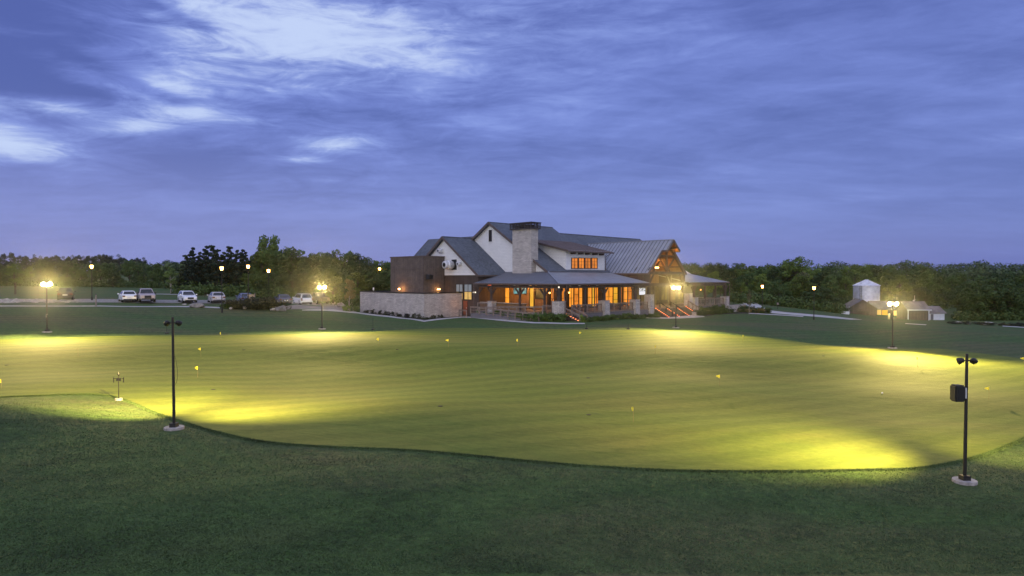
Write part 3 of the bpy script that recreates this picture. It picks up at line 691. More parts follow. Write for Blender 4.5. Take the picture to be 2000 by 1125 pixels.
# windows in the dark gable-end wall
for (q0, q1) in ((891.2, 903.6), (907.2, 921.2)):
    a0, a1 = lp(q0, 560, b=.95)[0], lp(q1, 560, b=.95)[0]; zt, zm, zb = lp(q0, 555.6, b=.95)[2], lp(q0, 569.6, b=.95)[2], lp(q0, 584.4, b=.95)[2]
    wn = hbox('window', M['win_shade'], a0, a1, .96, .985, zm, zt); hbox('lower_sash', M['win_low'], a0, a1, .96, .985, zb, zm - .02, parent=wn)
    fr = MB(); t = .1; fr.box(a0 - t, a0, .9, .99, zb - t, zt + t); fr.box(a1, a1 + t, .9, .99, zb - t, zt + t); fr.box(a0, a1, .9, .99, zt, zt + t); fr.box(a0, a1, .9, .99, zb - t, zb)
    fr.box((a0 + a1) / 2 - .04, (a0 + a1) / 2 + .04, .92, .98, zb, zt); fr.box(a0, a1, .93, .975, zm - .04, zm + .04); hp('window_frame', fr, M['frame'], wn)
dr = hbox('door', mat('red_brown_door', (.22, .07, .035), .6, .2, 3), -20.1, -19.2, .93, .99, 1.0, 3.1)
hbox('handle', M['galv'], -19.35, -19.28, .87, .93, 1.95, 2.1, parent=dr)

# exhaust fans on the gable end
def fan(px, py, r, dpt):
    a, b, z = lp(px, py, b=.9); c = MB(); c.lathe((a, .96, z), [(r * .95, 0), (r * .95, dpt * .45), (r * 1.12, dpt * .5), (r * 1.12, dpt * .62), (r * .98, dpt * .7), (r * .9, dpt), (r * .55, dpt * 1.04)], 20, (0, -1, 0))
    fn = hp('exhaust_fan', c, M['galv'], smooth=False)
    c = MB(); c.lathe((a, .96, z), [(r * 1.0, dpt * .455), (r * 1.0, dpt * .495)], 20, (0, -1, 0)); c.lathe((a, .96, z), [(r * .5, dpt * 1.045), (r * .3, dpt * 1.06)], 16, (0, -1, 0)); hp('fan_collar', c, M['darkmetal'], fn)
    if r > .5: hbox('mounting_plate', M['darkmetal'], a - r * .1, a + r * 1.75, .94, .968, z - r * 1.15, z + r * 1.25, parent=fn)
fan(882, 517.5, .66, 1.5); fan(862.3, 490, .36, .75); fan(898.4, 515.4, .34, .6)

# heaters, recess lamps, downspouts, wall lamps
def hpx(name, m, px, py, b=None, a=None, s=(.3, .3, .1)):
    A, B, Z = lp(px, py, a=a, b=b); c = MB(); c.cbox((A, B, Z), *s); hp(name, c, M[m]); return (A, B, Z)
hpx('heater', 'redheat', 956.6, 557, b=1.6, s=(.75, .2, .12)); hpx('heater', 'redheat', 1149, 558, a=-2.0, s=(.2, .45, .12))
for px in (1004, 1014, 1033): hpx('recess_lamp', 'coolbulb', px, 557.6, b=3.5, s=(.3, .3, .06))
for px in (1113, 1132, 1167): hpx('recess_lamp', 'coolbulb', px, 558, a=-3.0, s=(.24, .24, .06))
for px, py in ((1091.5, 561), (925, 571), (928.4, 571)): hpx('wall_lamp', 'coolbulb', px, py, b=.3 if px > 1000 else .93, s=(.16, .1, .2))
hpx('wall_lamp', 'bulb', 1111.5, 571.5, a=-7.9, s=(.12, .16, .2)); hpx('wall_lamp', 'bulb', 1073.5, 572, a=-7.9, s=(.12, .16, .2)); hpx('wall_lamp', 'bulb', 1245.5, 566, a=-7.85, s=(.12, .2, .25)); hpx('wall_lamp', 'bulb', 1368.5, 566, a=-7.8, s=(.12, .16, .2))
def pipe(pts, name='downspout'):
    c = MB(); c.tube(pts, .055, 8); hp(name, c, M['fascia'])
pipe([(-1.3, .0, 5.7), (-1.3, .05, 5.3), (-.95, -.1, 4.6), (-.95, -.12, 3.9), (-1.15, -.14, 3.5), (-1.15, -.2, .6)])
pipe([(.05, 1.5, 5.7), (.02, 1.5, 5.3), (.08, .95, 4.7), (.1, .95, 3.9), (.16, 1.0, 3.5), (.2, 1.0, .6)])
pipe([(.03, 21.0, 5.7), (.03, 21.0, 5.2), (.16, 22.2, 4.5), (.18, 22.3, .6)]); pipe([(.03, 47.0, 5.7), (.12, 47.1, 4.9), (.14, 47.2, .6)]); pipe([(-16.75, .05, 5.7), (-16.8, .2, 1.0)])
pipe([(-7.1, 20.9, 10.5), (-7.6, 20.75, 10.2), (-7.9, 20.6, 9.9), (-7.9, 20.6, 7.6)])
c = MB(); c.cyl(Vector((-.95, .2, 4.9)), Vector((-.95, .2, 4.92)), .02)

# entry gable: steep metal roof with a prow
RB, RZ, SL = 27.85, 12.72, .93
r = MB()
for s in (-1, 1):
    w_ = 5.78; e = RB + s * w_; ze = RZ - SL * w_; p = RB + s * 1.8; zp = RZ - SL * 1.8
    r.slab([(-19.5, RB, RZ), (-19.5, e, ze), (-.9, e, ze), (-.9, RB, RZ)], .16)
    r.slab([(-.9, RB, RZ), (-.9, p, zp), (.15, p, zp), (.15, RB, RZ)], .16)
r.box(-19.5, .15, RB - .12, RB + .12, RZ - .06, RZ + .06)
er = hp('entry_roof', r, M['metalroof']); r = MB()
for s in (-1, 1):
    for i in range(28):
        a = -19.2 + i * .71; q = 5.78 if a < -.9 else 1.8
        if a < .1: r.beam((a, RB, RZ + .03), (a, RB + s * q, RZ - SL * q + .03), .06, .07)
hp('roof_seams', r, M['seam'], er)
f = MB()
for s in (-1, 1):
    f.beam((-.86, RB + s * 1.8, RZ - SL * 1.8 - .16), (-.86, RB + s * 5.8, RZ - SL * 5.8 - .16), .08, .34)
    f.beam((.19, RB, RZ - .14), (.19, RB + s * 1.85, RZ - SL * 1.85 - .14), .08, .34)
    f.box(-.9, .2, RB + s * 1.8 - .04, RB + s * 1.8 + .04, RZ - SL * 1.8 - .3, RZ - SL * 1.8 - .02)
    f.box(-19, -.9, RB + s * 5.82 - .05, RB + s * 5.82 + .05, RZ - SL * 5.8 - .2, RZ - SL * 5.8)
hp('fascia', f, M['fascia'], er)
f = MB()
for s in (-1, 1): f.slab([(-19, RB, RZ - .2), (-19, RB + s * 5.7, RZ - .2 - SL * 5.7), (-.95, RB + s * 5.7, RZ - .2 - SL * 5.7), (-.95, RB, RZ - .2)], .06); f.slab([(-.95, RB, RZ - .2), (-.95, RB + s * 1.75, RZ - .2 - SL * 1.75), (.12, RB + s * 1.75, RZ - .2 - SL * 1.75), (.12, RB, RZ - .2)], .06)
hp('soffit', f, M['warmwood'], er)
def truss(a):
    f = MB(); zc = 7.35
    f.box(a - .16, a + .16, RB - 5.3, RB + 5.3, zc - .2, zc + .25); f.box(a - .15, a + .15, RB - .17, RB + .17, zc + .26, RZ - .5)
    for s in (-1, 1):
        f.beam((a, RB + s * .1, RZ - .55), (a, RB + s * 5.25, zc + .3), .26, .32)
        f.beam((a, RB + s * .2, zc + .55), (a, RB + s * 2.4, zc + 2.5), .2, .24)
        f.beam((a, RB + s * 5.1, 5.6), (a, RB + s * 3.8, zc - .2), .2, .24)
    f.box(a - .1, a + .1, RB - 2.1, RB + 2.1, zc + 2.65, zc + 2.9)
    hp('truss', f, M['timber'])
truss(-1.15); truss(-3.6)
f = MB()
for s in (-1, 1):
    for k in (1.0, 2.6, 4.2): f.box(-6, -.95 if k > 1.8 else .1, RB + s * k - .1, RB + s * k + .1, RZ - SL * k - .52, RZ - SL * k - .28)
f.box(-6, .1, RB - .1, RB + .1, RZ - .6, RZ - .3); hp('purlin', f, M['timber'])
for b in (RB - 5.2, RB + 5.2):
    for a in (-1.15, -3.6):
        c = MB(); c.box(a - .2, a + .2, b - .2, b + .2, 1.9 if a < -2 else 4.05, 7.15); hp('post', c, M['timber'])
hbox('side_wall', M['planks'], -8, -1.0, 22.3, 22.42, 5.3, 7.2); hbox('side_wall', M['planks'], -8, -1.0, 33.3, 33.42, 5.3, 7.2)
c = MB(); c.prism([(-6.2, RB - 5.5, 7.0), (-6.2, RB + 5.5, 7.0), (-6.2, RB, 12.2)], (.2, 0, 0)); c.box(-6.2, -6.0, RB - 5.5, RB + 5.5, 5.4, 7.0); hp('entry_gable_wall', c, M['warmwood'])
c = MB(); c.box(-1.32, -.98, RB - 5.0, RB + 5.0, 5.35, 5.75); hp('entry_lintel', c, M['timber'])
# glazed entrance behind
wn = None
for i in range(8):
    b0 = RB - 5.0 + i * 1.26
    wn = hbox('window', M['win_hot' if i == 0 else 'win_orange' if i == 1 else 'win_dim'], -6.1, -6.07, b0, b0 + 1.1, 2.0, 5.25)
    fr = MB(); fr.box(-6.08, -5.96, b0 - .1, b0, 1.95, 5.35); fr.box(-6.08, -5.96, b0 + 1.1, b0 + 1.16, 1.95, 5.35); fr.box(-6.08, -5.98, b0, b0 + 1.1, 3.0, 3.06); fr.box(-6.08, -5.98, b0, b0 + 1.1, 4.3, 4.36); fr.box(-6.08, -5.96, b0, b0 + 1.1, 5.25, 5.35)
    hp('window_frame', fr, M['frame'], wn)
for i in range(4):
    wn = hbox('window', M['win_dim'], -8.06, -8.02, 34.4 + i * 2.9, 36.4 + i * 2.9, 2.6, 4.9); fr = MB(); b0 = 34.4 + i * 2.9
    fr.box(-8.04, -7.93, b0 - .1, b0, 2.5, 5.0); fr.box(-8.04, -7.93, b0 + 2, b0 + 2.1, 2.5, 5.0); fr.box(-8.03, -7.95, b0 + .97, b0 + 1.03, 2.6, 4.9); fr.box(-8.04, -7.93, b0, b0 + 2, 4.9, 5.0); fr.box(-8.04, -7.93, b0, b0 + 2, 2.5, 2.6); hp('window_frame', fr, M['frame'], wn)
# bright lamp on the entry truss
A, B, Z = lp(1283, 522.6, a=-.9); c = MB(); c.cbox((A, B, Z), .22, .7, .2); hp('truss_lamp', c, M['hotbulb'])
ENTRY_LAMP = (A, B, Z)

def hlamp(a, b, z, e, col, r=.15):
    return lamp('porch_glow', 'POINT', (a, b, z - ZB), e, col, HOUSE, shadow_soft_size=r)
WARM = (1, .46, .14)
for a, b, e in ((-14.6, 4.8, 190), (-11.6, 5.2, 230), (-9.0, 4.4, 190), (-3.5, 10, 70), (-5.0, 13.5, 90), (-4.6, 18.0, 90), (-6.8, 8.2, 80), (-4.0, 21.0, 70)): hlamp(a, b, 5.1, e, WARM)
for a, b, e in ((-4.5, 36, 35), (-4.5, 43, 35)): hlamp(a, b, 5.0, e, WARM)
hlamp(-2.2, RB - 2.6, 8.3, 300, (1, .38, .07)); hlamp(-4.4, RB + 2.2, 8.8, 280, (1, .38, .07)); hlamp(-3.8, RB, 5.2, 200, (1, .44, .12)); hlamp(.9, RB - 2, 3.2, 80, (1, .4, .12)); hlamp(-.2, RB + 1, 10.9, 30, (1, .42, .1))
hlamp(-18.9, -.6, 2.8, 30, (1, .38, .12))
hlamp(2.2, 1.6, 1.35, 6, (1, .25, .08))

# yard wall and screen enclosure
yw = thing('stone_wall', 'pale stacked stone yard wall with a dark metal cap in front of the clubhouse', 'wall', (OX, OY, ZB), -math.pi / 4)
w = MB(); w.box(-37.6, -20.4, -6.33, -5.9, .1, 4.28); w.box(-20.83, -20.4, -5.9, .93, .1, 4.28); w.box(-37.6, -37.2, -5.9, 1.5, .1, 4.28); w.build('wall', M['stone'], yw, OFF)
w = MB(); w.box(-37.68, -20.32, -6.41, -5.82, 4.28, 4.42); w.box(-20.91, -20.32, -5.82, .95, 4.28, 4.42); w.box(-37.68, -37.12, -5.82, 1.5, 4.28, 4.42); w.build('wall_cap', M['darkmetal'], yw, OFF)
sc = thing('screen_enclosure', 'tall brown boarded equipment enclosure behind the pale stone wall', 'enclosure', (OX, OY, ZB), -math.pi / 4)
w = MB(); w.box(-33.3, -24.6, -3.3, .9, .3, 9.85); w.build('wall', M['screenwood'], sc, OFF)
w = MB(); w.box(-33.4, -24.5, -3.4, .9, 9.85, 10.0); w.box(-33.34, -24.56, -3.335, .9, 8.0, 8.07); w.box(-24.68, -24.56, -3.345, -3.2, .3, 9.84); w.build('trim', M['fascia'], sc, OFF)
for (px, py, kw, nm) in ((779.5, 564.5, dict(b=-3.42), 'x'), (857, 565, dict(a=-24.45), 'y')):
    A, B, Z = lp(px, py, **kw); w = MB(); w.cbox((A, B, Z), .22, .22, .24) if nm == 'x' else w.cbox((A, B, Z), .15, .5, .15)
    w.build('wall_lamp', M['hotbulb'], sc, OFF)
    lamp('wall_glow', 'POINT', (A + (.9 if nm == 'x' else .35), B - (.45 if nm == 'x' else .3), Z - ZB + .05), 70 if nm == 'x' else 35, (1, .45, .13), sc, shadow_soft_size=.1)
spk = thing('wall_loudspeaker', 'black loudspeaker box bracketed to the brown boarded enclosure', 'loudspeaker', l2w(*lp(837, 541, a=-24.2)), -math.pi / 4)
w = MB(); w.hexa([(-.15, -.42, -.4), (.6, -.34, -.34), (.6, .34, -.34), (-.15, .42, -.4), (-.15, -.42, .4), (.75, -.36, .3), (.75, .36, .3), (-.15, .42, .4)]); w.build('cabinet', M['plastic'], spk)
w = MB(); w.box(-.4, -.15, -.06, .06, -.1, .1); w.build('bracket', M['darkmetal'], spk)

# televisions, display board, bar, furniture on the porch
def boxthing(name, label, cat, parts, loc, rz, group=None):
    t = thing(name, label, cat, loc, rz, group)
    for nm, mb, m in parts: mb.build(nm, M[m], t)
    return t
for px0, px1, lb in ((1003.4, 1016.2, 'left of two wall televisions glowing teal on the porch'), (1019.6, 1028, 'right of two wall televisions glowing teal on the porch')):
    a0, a1 = lp(px0, 568, b=6.5)[0], lp(px1, 568, b=6.5)[0]; z1, z0 = lp(px0, 562.6, b=6.5)[2], lp(px0, 573.4, b=6.5)[2]; wd, ht = (a1 - a0) / 2, (z1 - z0) / 2
    s = MB(); s.box(-wd, wd, -.03, -.01, -ht, ht); c = MB(); c.box(-wd - .06, wd + .06, -.008, .09, -ht - .06, ht + .06); k = MB(); k.box(-.08, .08, .09, .22, -.08, .08)
    boxthing('television', lb, 'television', [('screen', s, 'tv'), ('casing', c, 'plastic'), ('bracket', k, 'darkmetal')], l2w((a0 + a1) / 2, 6.5, (z0 + z1) / 2), -math.pi / 4, 'porch televisions')
A0, B0, Z1 = lp(1248.6, 562.6, a=-1.4); _, B1, Z0 = lp(1260.2, 575.4, a=-1.4); hb, hz = (B1 - B0) / 2, (Z1 - Z0) / 2
s = MB(); s.box(-.02, 0, -hb, hb, -hz, hz); c = MB(); c.box(-.12, -.021, -hb - .05, hb + .05, -hz - .05, hz + .05); k = MB(); k.box(-.09, -.04, -.05, .05, hz + .05, hz + .75)
boxthing('display_board', 'white lit display board hanging at the right end of the porch', 'display', [('screen', s, 'menu'), ('casing', c, 'plastic'), ('hanger', k, 'darkmetal')], l2w(-1.4, (B0 + B1) / 2, (Z0 + Z1) / 2), -math.pi / 4)
s = MB(); s.box(-6.4, 3.2, -.35, .35, 1.06, 1.13); c = MB(); c.box(-6.2, 3.0, -.1, .25, 0, 1.06)
boxthing('bar_counter', 'long outdoor bar counter with a pale top on the left of the porch', 'bar', [('counter_top', s, 'paleboulder'), ('counter_front', c, 'warmwood')], l2w(-10.2, 1.1, 1.9), -math.pi / 4)
seat = MB(); seat.box(-.24, .24, -.24, .24, .42, .48); back = MB(); back.box(-.24, .24, .2, .26, .5, .95)
cp = thing('patio_chair', 'dark patio chair at a table on the clubhouse porch', 'chair', (0, 0, 0), 0, 'patio chairs on the porch'); seat.build('seat', M['timber'], cp); back.build('backrest', M['timber'], cp)
for sx in (-1, 1):
    for sy in (-1, 1): l = MB(); l.box(sx * .2 - .025, sx * .2 + .025, sy * .2 - .025, sy * .2 + .025, 0, .42); l.build('leg', M['darkmetal'], cp)
tp = thing('patio_table', 'dark patio table on the clubhouse porch', 'table', (0, 0, 0), 0, 'patio tables on the porch'); l = MB(); l.cyl((0, 0, .70), (0, 0, .75), .5, n=16); l.build('table_top', M['timber'], tp); l = MB(); l.cyl((0, 0, 0.03), (0, 0, .7), .05); l.cyl((0, 0, 0), (0, 0, .03), .3); l.build('pedestal', M['darkmetal'], tp)
first = True
for (a, b) in ((-2.2, 4.6), (-2.4, 8.2), (-2.2, 12.4), (-2.3, 15.6), (-2.4, 19.6), (-2.5, 38), (-2.4, 42)):
    t = tp if first else copy_tree(tp); t.location = l2w(a, b, 1.9)
    for k, (da, db) in enumerate(((.0, .85), (.0, -.85), (.85, 0), (-.85, 0))):
        c = cp if first and k == 0 else copy_tree(cp); c.location = l2w(a + da, b + db, 1.9); c.rotation_euler = (0, 0, -math.pi / 4 + math.atan2(db, da) - math.pi / 2 + rnd.uniform(-.2, .2))
    first = False
# stools at the bar
sp = None
for i in range(6):
    if sp is None:
        sp = thing('bar_stool', 'dark bar stool standing at the porch bar counter', 'stool', (0, 0, 0), 0, 'bar stools'); l = MB(); l.cyl((0, 0, .72), (0, 0, .78), .2, n=12); l.build('seat', M['timber'], sp)
        l = MB(); [l.beam((sx * .1, sy * .1, .72), (sx * .2, sy * .2, 0), .04, .04) for sx in (-1, 1) for sy in (-1, 1)]; l.build('leg_frame', M['darkmetal'], sp); s_ = sp
    else: s_ = copy_tree(sp)
    s_.location = l2w(-15.4 + i * 1.45, 2.2, 1.9)
# ------------------------------------------------------------------ floodlight poles round the green
def flood_pole(base, top_py, heads, label, aims, energy, lit=True, cone=(112, 112), near=False, cable=False, extra=None, tilt=(0, 0)):
    g = ground(*base); D = g.y; H = at(base[0], top_py, D).z - g.z
    t = thing('floodlight_pole', label, 'floodlight', g, 0, 'floodlight poles round the putting green')
    p = MB(); p.cyl((0, 0, -.3), (0, 0, .10), .42, .40, 24); p.build('footing', M['footing'], t)
    p = MB(); p.box(-.14, .14, -.14, .14, .1, .27); p.build('base_plate', M['polemetal'], t)
    p = MB(); p.cyl((0, 0, .27), (tilt[0], tilt[1], H), .064, .050, 14); p.cyl((tilt[0], tilt[1], H), (tilt[0], tilt[1], H + .02), .056, .04, 14); p.build('pole', M['polemetal'], t)
    zh = H - .24; k = zh / H; hs = .66 if near else 1.0
    for (dx, dirpx), e, cn in zip(aims, energy, cone):
        tgt = ground(*dirpx) - g
        c = Vector((tilt[0] * k, tilt[1] * k, zh)); arm_end = c + Vector((dx * .15, 0, .0))
        p = MB(); p.cyl(c, arm_end, .028, n=8); p.cyl(arm_end + Vector((0, 0, -.07)), arm_end + Vector((0, 0, .05)), .04, n=8); arm = p.build('arm', M['polemetal'], t)
        hc = arm_end + Vector((dx * .10, 0, 0)); d = (tgt - hc).normalized(); dv = Vector((d.x, d.y, min(d.z, -.34))).normalized()
        p = MB(); q = hc - dv * .16 * hs; rot = dv
        p.lathe(q, [(r_ * hs, z_ * hs) for r_, z_ in ((.05, -.05), (.11, 0), (.15, .08), (.18, .22), (.185, .28), (.17, .28), (.165, .25))], 16, rot); p.build('lamp_head', M['polemetal'], t)
        p = MB(); lens_ = [(.163, .252), (.16, .30), (.13, .36), (.08, .40), (.03, .415)] if not near else [(.163, .20), (.163, .215), (.10, .225), (.03, .23)]; p.lathe(q, [(r_ * hs, z_ * hs) for r_, z_ in lens_], 16, rot); p.build('lens', M['lens'] if lit else M['headlamp'], t)
        s = hc + dv * .34
        o = lamp('floodlight', 'SPOT', s, e, (1, .735, .24), t, spot_size=R(cn), spot_blend=1.0, shadow_soft_size=.12); aim(o, s, tgt)
    if cable:
        p = MB(); pts = [Vector((.06, -.02, .66 * H)), Vector((.13, -.04, .62 * H)), Vector((.19, -.05, .54 * H)), Vector((.2, -.05, .47 * H)), Vector((.15, -.04, .42 * H)), Vector((.075, -.02, .40 * H))]; p.tube(pts, .007, 5); p.build('cable', M['darkmetal'], t)
    return t, g, H
P1 = flood_pole((340, 838), 620, 2, 'tall dark floodlight pole with a hanging cable on a round footing at the near left', [(-1, (238, 776)), (1, (600, 780))], [24000, 14500], cone=(84, 104), near=True, cable=True, tilt=(-.02, 0))
P2 = flood_pole((1884, 942), 692, 2, 'tall dark floodlight pole carrying a black loudspeaker at the near right', [(-1, (1475, 846)), (1, (2120, 790))], [16500, 9000], cone=(106, 104), near=True, tilt=(.03, 0))
P3 = flood_pole((92, 649), 549, 2, 'lit floodlight pole at the far left of the putting green', [(-1, (-80, 690)), (1, (285, 681))], [18000, 18000])
P4 = flood_pole((629, 643), 556.5, 2, 'lit floodlight pole between the car park and the green, left of the stone wall', [(-1, (500, 678)), (1, (765, 673))], [18000, 18000])
P5 = flood_pole((1320, 640.5), 557.5, 2, 'lit floodlight pole standing in front of the entry steps', [(-1, (1190, 673)), (1, (1490, 682))], [19000, 22000])
P6 = flood_pole((1743, 680.5), 588, 2, 'lit floodlight pole on the right in front of the barn', [(-1, (1625, 703)), (1, (1985, 737))], [14000, 40000])
# speaker on the right pole
g = P2[1]; k = .62
sp = thing('loudspeaker', 'black loudspeaker mounted on the near right floodlight pole', 'loudspeaker', at(1870.5, 767.5, g.y - .02))
m = MB(); m.bevbox(-.21, .17, -.2, .16, -.31, .31, .045); m.build('cabinet', M['plastic'], sp)
m = MB(); m.box(-.13, .13, -.215, -.201, -.26, .26); m.build('grille', M['darkmetal'], sp)
m = MB(); m.box(.17, .30, -.05, .02, .10, .16); m.box(.17, .30, -.05, .02, -.16, -.10); m.box(.26, .30, -.06, .03, -.2, .2); m.build('bracket', M['galv'], sp)
s2 = thing('loudspeaker', 'dark loudspeaker seen from behind on the lit pole before the barn', 'loudspeaker', at(1739.5, 617.5, P6[1].y - .1))
m = MB(); m.bevbox(-.17, .17, -.2, .16, -.3, .3, .045); m.build('cabinet', M['plastic'], s2); m = MB(); m.box(.12, .3, -.03, .03, -.08, .08); m.build('bracket', M['darkmetal'], s2)
bx = thing('hook_bracket', 'small pale hook bracket on the far left floodlight pole', 'bracket', at(91.0, 617, P3[1].y - .08)); m = MB(); m.cyl((-.05, 0, -.14), (-.05, 0, .14), .03); m.cyl((-.05, 0, .14), (.12, 0, .16), .03); m.build('hook', M['footing'], bx)

# flags on the practice holes: (flag px, py, base px, py, flag kind)
def practice_flag(fp, bp, label, ang, kind='tri'):
    g = ground(*bp); top = at(fp[0], fp[1], g.y) - g
    t = thing('practice_flag', label, 'flag', g, 0, 'yellow flags on the putting green')
    H = top.z + .10; m = MB(); m.cyl((0, 0, -.02), (top.x * .3, 0, H), .006, .005, 6); m.build('flagstick', M['stick'], t)
    m = MB(); m.cyl((0, 0, -.01), (0, 0, .006), .07, n=14); m.build('cup', M['black'], t)
    if kind == 'none': return t
    m = MB(); c, s = math.cos(ang), math.sin(ang); n = 6; L = .24; h = .21; x0 = top.x * .3; vs = []; fs = []
    for i in range(n + 1):
        u = i / n; w = .025 * math.sin(u * 5); hh = h * (1 - u * .75) / 2 if kind == 'tri' else h * math.sqrt(max(.05, 1 - (u * .98) ** 2)) / 2
        for sg in (-1, 1):
            for o in (-.004, .004): vs.append((x0 + c * L * u - s * (w + o), s * L * u + c * (w + o), H - .10 + sg * hh))
    for i in range(n):
        a = i * 4; b = a + 4; fs += [(a, b, b + 2, a + 2), (a + 1, a + 3, b + 3, b + 1), (a, a + 1, b + 1, b), (a + 2, b + 2, b + 3, a + 3)]
    fs += [(0, 2, 3, 1), (n * 4, n * 4 + 1, n * 4 + 3, n * 4 + 2)]
    m.add(vs, fs); m.build('flag', M['yellow'], t); return t
FL = [((1, 744), (3, 760), 'yellow practice flag at the left edge of the picture', 2.9, 'rnd'), ((152, 681), (152.4, 699), 'bare practice flagstick seen edge on at the far left of the green', 1.5, 'none'),
      ((391, 681.5), (392.4, 698), 'yellow practice flag near the far left edge, behind the tall cable pole', 3.0, 'tri'), ((388, 718.5), (386, 738.6), 'yellow practice flag nearest to the right of the cable pole', 2.9, 'rnd'),
      ((431, 651), (431.5, 664), 'small yellow flag against the lawn in front of the silver car', 2.4, 'rnd'), ((739, 662.5), (740, 677), 'yellow practice flag just right of the lit pole by the stone wall', 2.7, 'rnd'),
      ((875.5, 664.5), (876, 679), 'yellow practice flag in front of the stone wall corner', 3.1, 'tri'), ((1011, 664.5), (1011.3, 678), 'yellow practice flag in front of the chimney', 2.2, 'rnd'),
      ((1131, 650), (1131, 661), 'yellow practice flag below the lit step lights of the porch', .6, 'rnd'), ((1279.6, 677), (1279.4, 692.5), 'narrow yellow flag in mid green below the entry steps', 1.25, 'rnd'),
      ((1406, 735), (1405.4, 754), 'yellow practice flag right of centre in the middle of the green', 2.6, 'tri'), ((1238, 799), (1236.8, 825.5), 'nearest yellow practice flag standing in the foreground of the green', 1.9, 'rnd'),
      ((1450.5, 656), (1450.6, 669), 'yellow practice flag at the far edge right of the entry pole', 1.0, 'rnd'), ((1792.4, 700), (1792, 717), 'pale yellow flag in the bright band left of the loudspeaker pole', 1.4, 'rnd'),
      ((1932, 758.5), (1931.4, 781), 'large yellow flag right of the loudspeaker pole', 3.1, 'tri'), ((1999, 700), (1999.5, 712), 'yellow practice flag cut by the right edge of the picture', 2.9, 'tri')]
for f in FL: practice_flag(*f)
# open cups without flags, a white ball
for i, (px, py) in enumerate([(13.5, 714), (416.5, 762), (476, 684), (776, 683), (860, 794.6), (1149, 739), (1150, 811.5), (1214, 657), (1608, 696)]):
    lb = ['open hole by the left edge of the green', 'open hole right of the cable pole', 'open hole in the bright band left of the lit pole', 'open hole right of the flag by the stone wall', 'open hole in the lit near part of the green', 'open hole left of the middle flag',
          'open hole left of the nearest flag', 'open hole in the bright band below the porch piers', 'open hole at the far right of the green'][i]
    o = MB(); o.cyl((0, 0, -.03), (0, 0, .008), .10, .11, 14); u = thing('practice_hole', 'dark ' + lb, 'hole', ground(px, py, .036), 0, 'open practice holes'); o.build('cup', M['black'], u)
    o = MB(); o.lathe((0, 0, 0), [(.11, 0), (.13, .0), (.125, .012), (.11, .012)], 14); o.build('cup_rim', M['black'], u)
o = MB(); bm = bmesh.new(); bmesh.ops.create_icosphere(bm, subdivisions=2, radius=.05); o.frombm(bm); b = o.build('golf_ball', M['white'], smooth=True, loc=ground(1723, 770, .085)); tag(b, 'white golf ball lying on the green left of the loudspeaker pole', 'golf ball')

# iron marker posts with little arms
def marker(bp, tp, label, arms):
    g = ground(*bp); H = at(tp[0], tp[1], g.y).z - g.z; t = thing('marker_post', label, 'marker post', g, 0, 'marker posts beside the green')
    m = MB(); m.cyl((0, 0, -.05), (0, 0, .11), .19, .18, 16); m.build('base', M['footing'] if arms else M['darkmetal'], t)
    m = MB(); m.cyl((0, 0, .1), (0, 0, H * .94), .022, .018, 8); m.build('post', M['darkmetal'], t)
    if arms:
        m = MB(); z = H * .76
        m.box(-.12, .12, -.012, .012, z - .06, z + .07); m.box(-.27, -.24, -.02, .02, z - .14, z + .12); m.box(.24, .27, -.02, .02, z - .14, z + .12); m.box(-.24, .24, -.01, .01, z + .06, z + .085); m.build('sign_plate', M['darkmetal'], t)
        m = MB(); m.lathe((0, 0, H * .9), [(.02, 0), (.05, .04), (.055, .08), (.03, .15), (.012, .22)], 10); m.build('finial', M['darkmetal'], t)
marker((232, 782), (232.6, 729), 'black marker post with a small plate, nearest, left of the cable pole', True)
marker((326, 651.5), (326, 629), 'thin black marker post just left behind the cable pole top', False)
marker((728.5, 644), (728.5, 619), 'thin black marker post in front of the stone wall', False)
marker((1146, 642.5), (1146, 615), 'thin black marker post in front of the porch steps', False)
marker((1227, 643), (1227, 630), 'short thin black marker post in front of the porch piers', False)

# ------------------------------------------------------------------ amber lanterns
def lantern_post(px, lamp_py, D, label, base=None):
    q = at(px, lamp_py, D); gz = G(q.x, q.y); H = q.z - gz
    t = thing('street_lamp', label, 'street lamp', (q.x, q.y, gz), 0, 'amber street lamps')
    m = MB(); m.cyl((0, 0, -.1), (0, 0, .5), .13, .10, 12); m.cyl((0, 0, .5), (0, 0, H - .28), .06, .045, 10); m.cyl((0, 0, H - .3), (0, 0, H - .24), .12, .14, 10); m.build('pole', M['polemetal'], t)
    m = MB(); m.lathe((0, 0, H - .235), [(.13, 0), (.20, .38), (.20, .40)], 10); m.build('lantern_glass', M['lantern'], t)
    m = MB(); m.lathe((0, 0, H + .17), [(.24, 0), (.2, .07), (.06, .2), (.03, .28)], 10); m.build('lantern_cap', M['polemetal'], t)
    lamp('lantern_light', 'POINT', (0, 0, H - .02), 90, (1, .52, .16), t, shadow_soft_size=.22)
for px, py, D, lb in ((179, 520.5, 93, 'amber street lamp at the far left beyond the green'), (433, 524, 83, 'amber street lamp in front of the silver car'), (484.6, 520.5, 90, 'tallest amber street lamp above the tan sign board'), (524.4, 529, 96, 'amber street lamp beside the narrow conifer'),
                      (741.4, 525, 128, 'amber street lamp left of the brown boarded enclosure'), (1489, 559.5, 112, 'amber street lamp beside the drive right of the clubhouse'), (1590, 562.6, 100, 'amber street lamp on the lawn between drive and barn')):
    lantern_post(px, py, D, lb)

